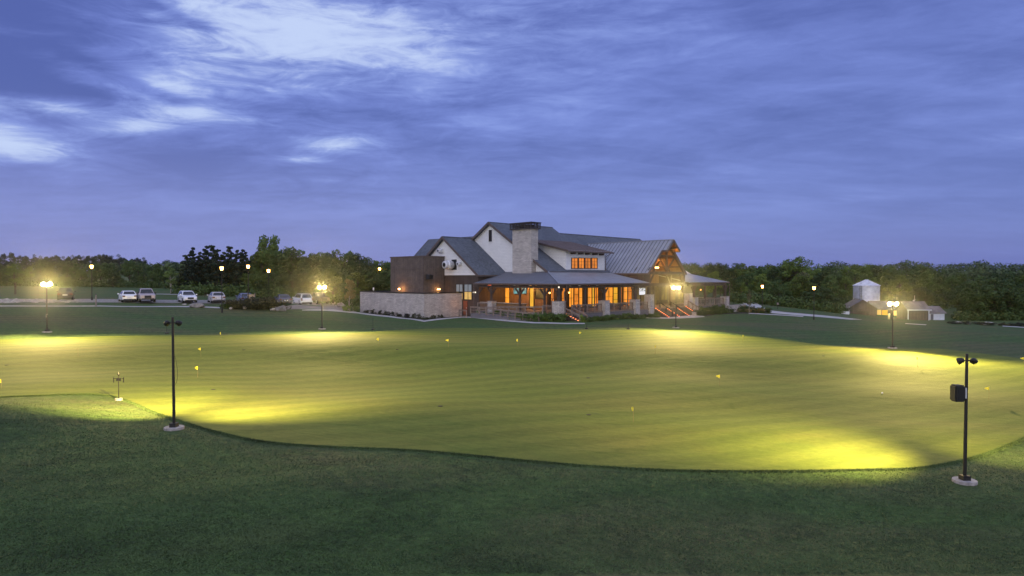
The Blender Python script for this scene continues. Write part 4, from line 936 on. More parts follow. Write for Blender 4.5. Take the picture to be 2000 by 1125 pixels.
# ------------------------------------------------------------------ vehicles
def loft(secs):
    """secs: rings of equal length"""
    m = MB(); n = len(secs[0]); vs = [p for s in secs for p in s]; fs = []
    for k in range(len(secs) - 1):
        fs += [(k * n + i, k * n + (i + 1) % n, (k + 1) * n + (i + 1) % n, (k + 1) * n + i) for i in range(n)]
    fs += [tuple(range(n - 1, -1, -1)), tuple(range((len(secs) - 1) * n, len(secs) * n))]; m.add(vs, fs); return m
def ring(x, zl, zh, hw, r=.1):
    return [(x, -hw + r, zl), (x, hw - r, zl), (x, hw, zl + r), (x, hw, zh - r * 1.2), (x, hw - r * 1.3, zh), (x, -hw + r * 1.3, zh), (x, -hw, zh - r * 1.2), (x, -hw, zl + r)]
CARS = {  # L, W, H, belt, hood z, clearance, cabin x: base rear, base front, top rear, top front
    'suv': (4.65, 1.92, 1.70, 1.08, 1.03, .26, -2.18, 1.15, -1.75, .25), 'crossover': (4.5, 1.9, 1.58, 1.05, .98, .24, -2.1, 1.15, -1.35, .25),
    'sedan': (4.8, 1.84, 1.45, .96, .92, .2, -1.75, 1.2, -.95, .3), 'minivan': (5.1, 1.98, 1.76, 1.05, 1.0, .2, -2.4, 1.75, -2.05, .75), 'pickup': (5.8, 2.03, 1.95, 1.25, 1.24, .42, -.95, 1.35, -.75, .6)}
def car(px, py, kind, ang, pc, name, label):
    L, W, H, belt, hood, cl, xbr, xbf, xtr, xtf = CARS[kind]; g = ground(px, py)
    t = thing(name, label, {'pickup': 'pickup truck', 'minivan': 'minivan'}.get(kind, 'car'), g + Vector((0, 0, .03)), R(ang), 'vehicles in the car park')
    P = paint(pc[0], pc[1]) if ('car_paint_' + pc[0]) not in bpy.data.materials else bpy.data.materials['car_paint_' + pc[0]]; h = W / 2; l = L / 2
    tail = belt if kind != 'sedan' else .98
    secs = [ring(-l, cl + .18, tail - .22, h * .86), ring(-l + .10, cl + .06, tail - .04, h * .95), ring(-l + .5, cl, tail, h), ring(xbf - .3, cl, belt, h), ring(xbf + .2, cl, hood + .03, h * .99), ring(l - .45, cl, hood - .05, h * .96), ring(l - .1, cl + .05, hood - .16, h * .88), ring(l, cl + .16, hood - .32, h * .78)]
    body = loft(secs)
    if kind == 'pickup':
        body = loft([ring(-l, cl + .1, belt + .05, h * .95, .06), ring(-l + .08, cl, belt + .08, h * .97, .06), ring(xbr - .03, cl, belt + .08, h * .97, .06)]); b2 = loft([ring(xbr, cl, belt, h * .98), ring(xbf - .1, cl, belt, h), ring(xbf + .2, cl, hood + .04, h), ring(l - .5, cl, hood, h * .97), ring(l - .12, cl + .05, hood - .08, h * .93), ring(l, cl + .15, hood - .25, h * .88)]); body.add(b2.v, b2.f)
    bo = body.build('body', P, t, smooth=False)
    # cabin
    cb = MB(); hb, ht = h * .93, h * .72
    cb.hexa([(xbr, -hb, belt - .06), (xbf, -hb, belt - .1), (xbf, hb, belt - .1), (xbr, hb, belt - .06), (xtr, -ht, H - .05), (xtf, -ht, H - .05), (xtf, ht, H - .05), (xtr, ht, H - .05)])
    cb.hexa([(xtr + .03, -ht, H - .06), (xtf - .02, -ht, H - .06), (xtf - .02, ht, H - .06), (xtr + .03, ht, H - .06), (xtr + .2, -ht + .12, H), (xtf - .2, -ht + .12, H), (xtf - .2, ht - .12, H), (xtr + .2, ht - .12, H)]); cb.build('cabin', P, t)
    def pane(name, p4, off):
        m = MB(); o = Vector(off); q = [Vector(p) for p in p4]; c = sum(q, Vector()) / 4; q = [c + (p - c) * .9 for p in q]; m.hexa(q + [p + o for p in q]); m.build(name, M['carglass'], t)
    B = belt + .02; T = H - .08; fx = lambda z, a, b: a + (b - a) * (z - (belt - .08)) / (H - .05 - belt + .08)
    pane('windscreen', [(fx(B, xbf, xtf), -hb * .97, B), (fx(B, xbf, xtf), hb * .97, B), (fx(T, xbf, xtf), ht * .97, T), (fx(T, xbf, xtf), -ht * .97, T)], (.03, 0, .015))
    pane('rear_window', [(fx(B, xbr, xtr), -hb * .95, B), (fx(B, xbr, xtr), hb * .95, B), (fx(T, xbr, xtr), ht * .95, T), (fx(T, xbr, xtr), -ht * .95, T)], (-.03, 0, .015))
    for s in (-1, 1): pane('side_window', [(xbr + .35, s * hb * .985, B), (xbf - .45, s * hb * .985, B), (xtf - .1, s * ht, T), (xtr + .15, s * ht, T)], (0, s * .03, .01))
    for sx in (-1, 1):
        for s in (-1, 1):
            r = .40 if kind in ('pickup',) else .35; x = sx * l * .6; m = MB(); y = s * (h - .11)
            m.cyl((x, y - .13 * s, r), (x, y + .13 * s, r), r, n=18); wl = m.build('wheel', M['tyre'], t); m = MB(); m.cyl((x, y + .131 * s, r), (x, y + .145 * s, r), r * .66, n=14); m.build('rim', M['rim'], wl)
    for s in (-1, 1):
        z = hood - .26; m = MB(); m.hexa([(l - .2, s * h * .46, z - .07), (l - .02, s * h * .5, z - .07), (l - .14, s * h * .9, z - .05), (l - .3, s * h * .9, z - .05), (l - .2, s * h * .46, z + .07), (l - .06, s * h * .5, z + .07), (l - .16, s * h * .91, z + .1), (l - .3, s * h * .9, z + .1)]); m.build('headlight', M['headlamp'], t)
        z = tail - .22; m = MB(); m.box(-l - .01, -l + .2, min(s * h * .58, s * h * .93), max(s * h * .58, s * h * .93), z - .1, z + .1) if kind != 'minivan' else m.box(-l - .01, -l + .2, min(s * h * .75, s * h * .95), max(s * h * .75, s * h * .95), z - .2, z + .25); m.build('tail_light', M['tail'], t)
        m = MB(); m.bevbox(xbf - .45, xbf - .28, min(s * h * .98, s * (h + .22)), max(s * h * .98, s * (h + .22)), belt - .02, belt + .16, .03); m.build('wing_mirror', M['plastic'] if kind == 'pickup' else P, t)
    m = MB(); m.box(-l - .015, -l + .1, -.3, .3, tail - .42, tail - .28); m.build('number_plate', M['plate'], t)
    m = MB(); m.box(l - .2, l + .012, -h * .42, h * .42, hood - (.52 if kind != 'pickup' else .62), hood - .24); m.build('grille', M['plastic'], t)
    m = MB(); m.box(-l - .03, -l + .3, -h * .8, h * .8, cl - .02, cl + .2); m.box(l - .3, l + .03, -h * .74, h * .74, cl - .02, cl + .18); m.build('bumper', M['plastic'], t)
    return t
car(129, 585.5, 'suv', 122, ('black', (.03, .028, .03)), 'parked_car', 'black car seen from behind at the far left of the car park')
car(249, 589.3, 'crossover', 128, ('white', (.78, .79, .82)), 'parked_car', 'white car seen from behind, left of the pickup truck')
car(285, 590, 'pickup', -55, ('mauve', (.42, .36, .37)), 'pickup_truck', 'pale bronze pickup truck facing the green beside the white car')
car(366, 590.8, 'suv', -52, ('white', (.78, .79, .82)), 'parked_car', 'white car facing the green, with a dark grille')
car(422.5, 591.2, 'crossover', 124, ('silver', (.5, .47, .48)), 'parked_car', 'silver car seen from behind at the amber lamp')
car(478, 592, 'sedan', 122, ('navy', (.14, .16, .25)), 'parked_car', 'dark blue car half hidden behind the tan sign board')
car(552.5, 594.3, 'sedan', 119, ('blue', (.10, .11, .17)), 'parked_car', 'dark blue sedan seen from behind right of the bushes')
car(590.5, 594.4, 'minivan', 125, ('white', (.78, .79, .82)), 'minivan', 'white minivan seen from behind beside the lit pole')
car(622, 593.2, 'pickup', -52, ('bronze', (.16, .14, .125)), 'pickup_truck', 'dark bronze pickup truck behind the lit pole')

# ------------------------------------------------------------------ signs, boulders
g = ground(491, 596); t = thing('sign_board', 'tan wooden sign board on two posts among the bushes', 'sign', g, R(8))
m = MB(); z0 = at(0, 587, g.y).z - g.z; z1 = at(0, 575, g.y).z - g.z; m.box(-.42, .42, -.03, .03, z0, z1); m.build('board', M['tan'], t)
for s in (-1, 1): m = MB(); m.box(s * .47 - .05, s * .47 + .05, -.05, .05, -.1, z1 + .18); m.build('post', M['railwood'], t)
q = at(729.5, 564, 112); t = thing('parking_sign', 'small white parking sign on a post left of the enclosure', 'sign', (q.x, q.y, G(q.x, q.y)), R(-10)); h = q.z - t.location.z
m = MB(); m.box(-.13, .13, -.02, 0, h - .22, h + .22); m.build('plate', M['white'], t); m = MB(); m.cyl((0, .03, 0), (0, .03, h + .2), .03, n=8); m.build('post', M['galv'], t)
def rockthing(px, py, rx, ry, rz, seed, m, label, group=None):
    r = MB(); r.rock((0, 0, rz * .55), rx, ry, rz, seed); tag(r.build('boulder', M[m], loc=ground(px, py), smooth=False), label, 'boulder', group)
rockthing(386, 600.3, 1.15, .8, .42, 3, 'boulder', 'long low dark boulder beside the footpath'); rockthing(360, 595.6, .35, .3, .14, 4, 'paleboulder', 'small pale flat boulder at the car park edge')
rockthing(535, 606.3, .6, .5, .28, 5, 'paleboulder', 'pale boulder at the end of the bushes'); rockthing(549, 607.0, .85, .6, .52, 6, 'boulder', 'large grey boulder at the end of the bushes'); rockthing(541.5, 607.4, .45, .4, .4, 8, 'boulder', 'middle grey boulder of three at the end of the bushes')
rockthing(478.5, 603, .3, .3, .42, 9, 'paleboulder', 'pale upright boulder under the dark bushes'); rockthing(452, 604, .3, .3, .2, 10, 'paleboulder', 'small pale boulder under the leftmost bush')
rockthing(666, 600.5, .85, .6, .55, 12, 'boulder', 'blocky brown boulder by the car park entrance'); rockthing(698, 603.5, .6, .5, .35, 13, 'boulder', 'dark boulder beside the clipped green shrubs'); rockthing(684, 595, .35, .3, .25, 15, 'paleboulder', 'pale boulder under the brownish tree')
for i, (px, py, s) in enumerate(((1873, 632, .55), (1888, 633.5, .45), (1930, 635, .8))): rockthing(px, py, s * 1.4, s, s * .6, 20 + i, 'paleboulder', ['pale boulder nearest the white shed', 'pale boulder second from the white shed', 'broad pale boulder at the far right wood edge'][i])
# pale stone walls right of the porch
g = ground(1437, 609.5); t = thing('low_stone_wall', 'low pale stone wall just right of the porch', 'wall', g, -math.pi / 4); m = MB(); m.box(-.3, .3, -3.2, 3.2, -.3, 1.15); m.build('wall', M['stone'], t); m = MB(); m.box(-.36, .36, -3.26, 3.26, 1.15, 1.25); m.build('wall_cap', M['footing'], t)
g = ground(1356.5, 616.6); t = thing('planter_box', 'small pale planter box at the foot of the entry steps', 'planter', g, -math.pi / 4); m = MB(); m.box(-.3, .3, -.3, .3, -.1, .62); m.build('box', M['footing'], t); m = MB(); m.box(-.24, .24, -.24, .24, .621, .64); m.build('soil', M['mulch'], t)
g = ground(794, 621.5); t = thing('meter_box', 'small dark box in the planting bed before the stone wall', 'box', g, -math.pi / 4); m = MB(); m.bevbox(-.22, .22, -.2, .2, -.05, .62, .03); m.build('cabinet', M['darkmetal'], t); m = MB(); m.box(-.25, .25, -.23, .23, .62, .66); m.build('lid', M['polemetal'], t)
g = ground(897, 616.6); t = thing('path_light', 'thin dark path light at the right end of the stone wall', 'light', g); m = MB(); m.cyl((0, 0, 0), (0, 0, .8), .03, n=8); m.build('stem', M['darkmetal'], t); m = MB(); m.lathe((0, 0, .8), [(.1, 0), (.09, .1), (.03, .2)], 10); m.build('hood', M['darkmetal'], t)
# small dark bollard by the left path
g = ground(187.6, 598.2); t = thing('bollard', 'dark upright bollard on the left footpath', 'bollard', g); m = MB(); m.cyl((0, 0, 0), (0, 0, 1.55), .09, .08, 10); m.build('post', M['railwood'], t); m = MB(); m.lathe((0, 0, 1.55), [(.085, 0), (.09, .04), (.04, .1)], 10); m.build('cap', M['darkmetal'], t)

# ------------------------------------------------------------------ barn, silo and sheds
g = ground(1692, 613.5); g = Vector((g.x + 4.2, g.y + 9, G(g.x + 4.2, g.y + 9)))
D = g.y; wpx = D / F; rad = 23.3 * wpx
sx = (1692.3 - CX) / F * D; base = Vector((sx, D, g.z)); ze = at(1692, 558, D).z - g.z; za = at(1692, 545.8, D).z - g.z
silo = thing('silo', 'tall round galvanised grain silo with a conical roof behind the barn', 'silo', base)
m = MB(); prof = []; n = 40
for i in range(n + 1): z = -.5 + (ze + .5) * i / n; prof += [(rad - .035 * (i % 2), z)]
m.lathe((0, 0, 0), prof, 40); m.build('shell', M['galv'], silo)
m = MB(); m.lathe((0, 0, 0), [(rad + .18, ze - .02), (rad + .18, ze + .04), (rad * .14, za - .15), (rad * .12, za)], 40)
for i in range(20): t_ = 2 * math.pi * i / 20; c, s = math.cos(t_), math.sin(t_); m.beam((c * (rad + .15), s * (rad + .15), ze + .06), (c * rad * .14, s * rad * .14, za - .1), .07, .07)
m.build('roof', M['galv'], silo)
m = MB(); an = R(218); c, s = math.cos(an), math.sin(an)
for o in (-.22, .22): m.beam((c * (rad + .12) - s * o, s * (rad + .12) + c * o, 0), (c * (rad + .12) - s * o, s * (rad + .12) + c * o, ze), .05, .05)
for i in range(18): z = .4 + i * .4; m.beam((c * (rad + .12) + s * .22, s * (rad + .12) - c * .22, z), (c * (rad + .12) - s * .22, s * (rad + .12) + c * .22, z), .04, .04)
m.build('ladder', M['darkmetal'], silo)
def shed(name, label, x0, y0, wdt, dep, eave, apex, rot, roof_m, wall_m, ridge='y', ov=.3):
    """gable shed: gable faces local -y when ridge='y'"""
    t = thing(name, label, 'barn' if 'barn' in name else 'shed', (x0, y0, G(x0, y0)), rot); h = wdt / 2
    m = MB(); m.prism([(-h, 0, -.6), (h, 0, -.6), (h, 0, eave), (0, 0, apex), (-h, 0, eave)], (0, dep, 0)) if ridge == 'y' else m.prism([(-h, 0, -.6), (-h, dep, -.6), (-h, dep, eave), (-h, dep / 2, apex), (-h, 0, eave)], (wdt, 0, 0)); m.build('wall', M[wall_m], t)
    m = MB(); s = (apex - eave) / (h if ridge == 'y' else dep / 2)
    if ridge == 'y':
        for k in (-1, 1): m.slab([(0, -ov, apex + .12), (k * (h + ov), -ov, eave + .12 - s * ov), (k * (h + ov), dep + ov, eave + .12 - s * ov), (0, dep + ov, apex + .12)], .1)
    else:
        m.slab([(-h - ov, -ov, eave + .12 - s * ov), (h + ov, -ov, eave + .12 - s * ov), (h + ov, dep / 2, apex + .12), (-h - ov, dep / 2, apex + .12)], .1); m.slab([(-h - ov, dep / 2, apex + .12), (h + ov, dep / 2, apex + .12), (h + ov, dep + ov, eave + .12 - s * ov), (-h - ov, dep + ov, eave + .12 - s * ov)], .1)
    m.build('roof', M[roof_m], t); return t
def px2(px, py, D): return at(px, py, D)
DB = ground(1683, 614.8).y; q = px2(1685, 586, DB); gz = G(q.x, q.y); ev = px2(0, 602.5, DB).z - gz; ap = q.z - gz
hw = (1709 - 1661) / 2 * DB / F
barn = shed('barn', 'grey brown barn with a steep gable and a dark loft door below the silo', q.x, q.y, hw * 2 / math.cos(R(18)), 9, ev, ap, R(-18), 'barnroof', 'barnwood')
m = MB(); m.box(-.75, .55, -.05, 0, 1.35, 2.55); m.build('loft_door', M['fascia'], barn); m = MB(); m.box(-1.3, 1.3, -.06, 0, -.4, .85); m.build('door', M['timber'], barn)
DM = DB - 1; q = px2(1742, 612, DM + 4); t = shed('open_shed', 'low open-fronted shed with a warm lit interior between barn and brown shed', q.x, q.y, 8.0, 5, 1.5, 3.2, R(-6), 'barnroof', 'barnwood', 'x')
for k, (a0, a1, mt, z0, z1) in enumerate(((-3.9, -2.4, 'win_low', -.3, 1.25), (-2.2, -1.0, 'win_yellow', -.3, 1.2), (.4, 2.4, 'win_low', -.5, 1.1))):
    m = MB(); m.box(a0, a1, -.04, -.005, z0, z1); m.build('lit_opening', M[mt], t)
for a in (-4.0, -2.3, -.9, .3, 2.5, 4.0): m = MB(); m.box(a - .07, a + .07, -.09, -.041, -.6, 1.5); m.build('post', M['barnwood'], t)
lamp('shed_glow', 'POINT', (1.2, -1.2, .9), 60, (1, .6, .22), t, shadow_soft_size=.2)
DS = ground(1793, 625.0).y; q0 = px2(1774, 625, DS); q1 = px2(1813.5, 625.6, DS); gz = G((q0.x + q1.x) / 2, DS); t = shed('brown_shed', 'brown boarded shed with pale corner trim and a shingled roof', (q0.x + q1.x) / 2, DS, q1.x - q0.x, 4.6, px2(0, 604.6, DS).z - gz, px2(0, 592, DS).z - gz + .2, R(-4), 'barnroof', 'barnwood', 'x')
h = (q1.x - q0.x) / 2; e = px2(0, 604.6, DS).z - gz; m = MB(); m.box(-h - .06, -h + .12, -.05, 0, -.5, e - .1); m.box(h - .12, h + .06, -.05, 0, -.5, e - .1); m.box(-h - .35, h + .35, -.40, -.32, e - .2, e + .0); m.build('trim', M['bluewhite'], t)
m = MB(); m.cyl((.4, 2.3, px2(0, 592, DS).z - gz), (.4, 2.3, px2(0, 577.5, DS).z - gz), .035, n=8); m.box(.1, .7, 2.28, 2.32, px2(0, 586, DS).z - gz - .05, px2(0, 586, DS).z - gz); m.box(.05, .3, 2.27, 2.33, px2(0, 587.5, DS).z - gz - .15, px2(0, 587.5, DS).z - gz + .05); m.build('weathervane', M['white'], t)
DW = DS + 2; q0 = px2(1816, 628, DW); q1 = px2(1845, 628, DW); gz = G((q0.x + q1.x) / 2, DW); t = shed('white_shed', 'small white shed with a grey roof at the right end of the farm buildings', (q0.x + q1.x) / 2, DW, q1.x - q0.x, 4.2, px2(0, 611, DW).z - gz, px2(0, 599.5, DW).z - gz, R(2), 'barnroof', 'bluewhite', 'x')
h = (q1.x - q0.x) / 2; m = MB(); m.box(-h + .15, -h + .75, -.03, -.005, -.2, 1.3); m.build('door', M['skirt'], t)
g = ground(1651, 613.5); t = thing('water_trough', 'pale metal water trough left of the barn', 'trough', g, R(-5)); m = MB(); m.bevbox(-.75, .75, -.35, .35, -.1, .62, .08); m.build('tank', M['galv'], t); m = MB(); m.box(-.64, .64, -.25, .25, .621, .635); m.build('water', M['carglass'], t)
g = ground(1658.6, 614); t = thing('fence_post', 'short pale post between trough and barn', 'post', g); m = MB(); m.box(-.1, .1, -.1, .1, -.1, 1.6); m.build('post', M['palebark'], t); m = MB(); m.box(-.13, .13, -.13, .13, 1.6, 1.68); m.build('cap', M['white'], t)
g = ground(1519, 603.5); t = thing('sign_post', 'small dark sign on a post beside the drive', 'sign', g); m = MB(); m.cyl((0, .04, -.1), (0, .04, 1.2), .04, n=8); m.build('post', M['darkmetal'], t); m = MB(); m.box(-.2, .2, -.02, .02, .85, 1.3); m.build('plate', M['railwood'], t)
# ------------------------------------------------------------------ vegetation
def leafquads(C, Rr, n, size, rs, shell=.45):
    """leaf clumps: C (k,3) centres, Rr (k,3) radii, n leaves each"""
    k = len(C); d = rs.normal(size=(k, n, 3)); d /= np.linalg.norm(d, axis=-1, keepdims=True)
    r = (shell + (1 - shell) * rs.uniform(0, 1, (k, n, 1)) ** .5)
    P = (C[:, None] + d * r * Rr[:, None]).reshape(-1, 3); nrm = d.reshape(-1, 3) + rs.normal(0, .55, (k * n, 3)) + np.array([0, 0, .25])
    nrm /= np.linalg.norm(nrm, axis=-1, keepdims=True)
    a = np.cross(nrm, rs.normal(size=nrm.shape)); a /= np.linalg.norm(a, axis=-1, keepdims=True); b = np.cross(nrm, a)
    s = size * rs.uniform(.55, 1.3, (len(P), 1)); s2 = s * rs.uniform(.5, .9, (len(P), 1))
    return np.stack([P - a * s - b * s2 * .4, P + a * s * .2 - b * s2, P + a * s + b * s2 * .3, P - a * s * .3 + b * s2], 1)
def tree_meshes(kind, seed):
    rs = np.random.RandomState(seed); r = random.Random(seed); H = 10.0; tr = MB()
    if kind == 'pine':
        C = []; Q = []; lay = 17
        tr.tube([(0, 0, -.3), (.1, 0, H * .5), (0, .1, H * .97)], [.17, .11, .03], 8)
        for i in range(lay):
            z = H * (.10 + .88 * i / (lay - 1)); rr = 2.5 * (1 - i / lay) ** .8 * r.uniform(.7, 1.15) + .12
            for j in range(max(2, int(9 - i * .4))):
                a = r.uniform(0, 6.283); rad = rr * r.uniform(.3, .95); b_ = .72 - .42 * i / lay; C.append((rad * math.cos(a), rad * math.sin(a), z + r.uniform(-.3, .3))); Q.append((b_, b_, b_ * .72))
                if j < 3: tr.cyl((0, 0, z), (rad * math.cos(a), rad * math.sin(a), z + .1), .035, .012, 5)
        q = leafquads(np.array(C), np.array(Q), 62, .16, rs, .2)
    else:
        sp = {'round': (3.4, .56, 34), 'tall': (2.5, .56, 32), 'spread': (4.2, .55, 38), 'young': (1.9, .50, 24), 'sparse': (3.0, .55, 26)}[kind]
        W, zc, nb = sp; C = []; Q = []
        lo = .13 if kind != 'young' else .22; zmid = H * (1 + lo) / 2; hz = H * (1 - lo) / 2
        tr.tube([(0, 0, -.3), (.12, .05, H * .25), (-.05, .1, H * .55), (.05, 0, H * .86)], [.24, .18, .11, .03], 9)
        while len(C) < nb:
            d = Vector((r.gauss(0, 1), r.gauss(0, 1), r.gauss(0, 1))).normalized(); m = r.uniform(.45, .95)
            z = d.z * m; taper = (1 - .42 * max(0, z)) if kind != 'tall' else (1 - .65 * max(0, z))
            if z < -.4: taper *= .92
            c = Vector((d.x * m * W * taper, d.y * m * W * taper, zmid + z * hz * .93)); br = r.uniform(.7, 1.25) * (W / 3.2) ** .5
            C.append(tuple(c)); Q.append((br, br, br * .75))
            if len(C) % 2 == 0: zb = max(H * .18, c.z - 1.6); tr.tube([(0, 0, zb), tuple(c * .55 + Vector((0, 0, zb * .45))), tuple(c)], [.09, .05, .015], 5)
        q = leafquads(np.array(C), np.array(Q), {'sparse': 40, 'young': 70}.get(kind, 110), .20 if kind != 'young' else .15, rs)
    q = q.reshape(-1, 3); q[:, 2] *= 10.0 / np.sort(q[:, 2])[-12]
    cm = npmesh('crown', q, 4)
    bm_ = bmesh.new(); me = bpy.data.meshes.new('trunk'); me.from_pydata(tr.v, [], tr.f); bm_.from_mesh(me); bmesh.ops.recalc_face_normals(bm_, faces=bm_.faces[:]); bm_.to_mesh(me); bm_.free()
    return cm, me
PROTO = {}
def proto(kind, var, leaf, bark='bark'):
    k = (kind, var, leaf)
    if k not in PROTO:
        base = [p for p in PROTO if p[:2] == (kind, var)]
        if base: cm, me = PROTO[base[0]][0].copy(), PROTO[base[0]][1].copy(); cm.materials.clear(); me.materials.clear()
        else: cm, me = tree_meshes(kind, 100 + var * 7 + {'pine': 0, 'round': 1, 'tall': 2, 'spread': 3, 'young': 4, 'sparse': 5}[kind])
        cm.materials.append(M[leaf]); me.materials.append(M[bark]); PROTO[k] = (cm, me)
    return PROTO[k]
def tree(px, top, D, kind, leaf, label, group=None, wid=1.0, name=None, bark='bark', sink=0.0):
    q = at(px, top, D); gz = G(q.x, q.y) - sink; h = max(2.0, q.z - gz); cm, me = proto(kind, rnd.randrange(3), leaf, bark)
    s = h / 10.0; ws = s * wid if kind != 'pine' else s * wid
    t = thing(name or {'pine': 'pine_tree', 'young': 'young_tree'}.get(kind, 'broadleaf_tree'), label, 'tree', (q.x, q.y, gz), rnd.uniform(0, 6.283), group); t.scale = (ws, ws, s)
    for nm, mesh in (('trunk', me), ('crown', cm)): o = bpy.data.objects.new(nm, mesh); COL.objects.link(o); o.parent = t
    return t
J = lambda a: rnd.uniform(-a, a)
# left: dark pines, big broadleaf, mixed edge behind the car park
GP = 'pines behind the car park'; GL = 'leafy trees behind the car park'; LL = 'dark green leafy tree in the row behind the car park'
for px, top, D in ((363, 498, 124), (376, 483, 121), (388, 492, 126), (402, 480, 123), (415, 479, 127), (424, 487, 121), (436, 492, 125), (449, 481, 124), (461, 488, 122), (473, 487, 128), (480, 492, 123)):
    tree(px, top, D, 'pine', 'leaf_pine', 'dark pine in the close group behind the white car and the silver car', GP, 1.15)
tree(525, 459, 132, 'tall', 'leaf_mid', 'tallest leafy tree of the row, standing high behind the car park', None, .82)
for px, top, D, k, lf in ((499, 493, 128, 'round', 'leaf_dark'), (512, 490, 126, 'round', 'leaf_dark'), (546, 488, 130, 'spread', 'leaf_mid'), (557, 483, 133, 'round', 'leaf_mid'), (570, 484, 129, 'round', 'leaf_dark'), (588, 488, 131, 'tall', 'leaf_mid'), (606, 494, 128, 'round', 'leaf_dark'), (622, 492, 133, 'round', 'leaf_mid'),
                          (638, 493, 129, 'spread', 'leaf_dark'), (656, 488, 131, 'tall', 'leaf_dark'), (672, 496, 127, 'round', 'leaf_dark'), (686, 492, 132, 'round', 'leaf_mid'), (702, 495, 129, 'spread', 'leaf_dark'), (718, 503, 131, 'round', 'leaf_dark'), (734, 508, 133, 'tall', 'leaf_mid'), (748, 510, 130, 'round', 'leaf_dark'), (762, 511, 134, 'round', 'leaf_mid'), (778, 512, 132, 'round', 'leaf_dark')):
    tree(px, top, D, k, lf, LL if lf == 'leaf_dark' else 'mid green leafy tree in the row behind the car park', GL, 1.05)
for i in range(30):
    px = 490 + i * 10.2 + J(4); tree(px, 535 + J(12), 119 + J(4), 'round', 'leaf_dark', 'low dark tree at the foot of the row behind the car park', 'low trees behind the car park', 1.25)
# far left wood: individual crowns before a far pine skyline
for i in range(22):
    px = -30 + i * 17.5 + J(6); tree(px, 519 + J(7) - (6 if px > 250 else 0), 215 + J(18), rnd.choice(['round', 'spread', 'tall']), rnd.choice(['leaf_dark', 'leaf_mid']), 'leafy tree in the wood beyond the far left lawn', 'trees beyond the far left lawn', 1.2)
for i in range(20):
    px = -20 + i * 18.6 + J(5); tree(px, 539 + J(6), 190 + J(8), 'round', 'leaf_dark', 'low leafy tree at the edge of the far left lawn', 'low trees at the far left lawn', 1.4)
for i, px in enumerate([8, 22, 40, 52, 68, 80, 90, 100, 112, 124, 133, 142, 152, 163, 172, 181, 192, 201, 210, 219, 232, 244, 256, 268, 280]):
    tree(px, 499 + J(3) + (4 if px > 240 else 0) - (3 if px < 30 else 0), 330 + J(15), 'round', 'leaf_pine', 'tall round-topped pine on the far left skyline', 'pines on the far left skyline', .85, name='pine_tree')
tree(29, 515, 118, 'young', 'leaf_mid', 'pale young tree on the lawn at the far left', None, 1.35)
tree(333.5, 521.5, 118, 'young', 'leaf_light', 'light green young tree between the pickup truck and the pines', None, 1.3, bark='palebark')
tree(682, 545, 99, 'young', 'leaf_brown', 'brownish young tree left of the stone wall', None, 1.1, bark='palebark')
tree(400, 556, 108, 'young', 'leaf_mid', 'small bushy tree between two parked cars', None, 1.1)
tree(524, 552.5, ground(524, 601.5).y, 'pine', 'leaf_dark', 'narrow dark conifer rising from the bushes by the sign', None, .85, name='conifer')
# right: wood behind the barn and along the drive
GR = 'trees in the wood on the right'
for px, top, D, k, lf, w in ((1338, 514, 205, 'round', 'leaf_dark', 1.1), (1356, 513, 195, 'spread', 'leaf_mid', 1.0), (1376, 516, 200, 'round', 'leaf_mid', 1.1), (1396, 513, 195, 'tall', 'leaf_dark', 1.2), (1414, 516, 190, 'round', 'leaf_dark', 1.1), (1432, 514, 198, 'spread', 'leaf_dark', 1.0), (1450, 514, 190, 'tall', 'leaf_dark', 1.2), (1468, 520, 196, 'round', 'leaf_dark', 1.1),
                             (1484, 519, 190, 'round', 'leaf_mid', 1.1), (1504, 516, 194, 'round', 'leaf_dark', 1.2), (1522, 520, 188, 'spread', 'leaf_dark', 1.0), (1600, 516, 192, 'round', 'leaf_mid', 1.1), (1614, 521, 188, 'round', 'leaf_dark', 1.1), (1632, 521, 196, 'tall', 'leaf_dark', 1.1), (1654, 519, 200, 'spread', 'leaf_mid', 1.0), (1674, 516, 205, 'round', 'leaf_dark', 1.0),
                             (1694, 515, 210, 'spread', 'leaf_mid', 1.0), (1716, 517, 205, 'round', 'leaf_dark', 1.1), (1738, 518, 200, 'spread', 'leaf_mid', 1.0), (1792, 517, 205, 'round', 'leaf_mid', 1.1), (1812, 520, 200, 'round', 'leaf_dark', 1.1), (1834, 526, 195, 'spread', 'leaf_dark', 1.0)):
    tree(px, top, D, k, lf, 'leafy tree on the skyline of the wood right of the clubhouse', GR, w)
tree(1556, 501, 186, 'spread', 'leaf_mid', 'broad tall leafy tree standing highest in the wood on the right', None, 1.05); tree(1578, 508, 188, 'round', 'leaf_mid', 'leafy tree joined to the right side of the highest broad tree', None, 1.1); tree(1539, 509, 189, 'round', 'leaf_dark', 'leafy tree joined to the left side of the highest broad tree', None, 1.1)
tree(1770, 508.5, 196, 'round', 'leaf_mid', 'round tall leafy tree above the lit pole by the barn', None, 1.3)
tree(1567, 531, 165, 'sparse', 'leaf_brown', 'bare pale branched tree in the wood between the two right lamps', None, .9, bark='palebark')
for i in range(40):
    px = 1345 + i * 17.0 + J(6); far = px > 1872
    tree(px, 543 + J(15) - (2 if far else 0), (163 if px < 1630 else 190 if not far else 158) + J(7), rnd.choice(['round', 'spread']), rnd.choice(['leaf_dark', 'leaf_mid', 'leaf_mid']), 'dense leafy tree inside the wood on the right', 'inner trees of the right wood', 1.15)
for i in range(44):
    px = 1425 + i * 13.6 + J(5)
    if px > 1870: continue
    tree(px, 572 + J(13), (176 if px > 1615 else 150) + J(4), 'round', 'leaf_dark', 'low bushy tree at the edge of the right wood', 'low edge trees of the right wood', 1.7)
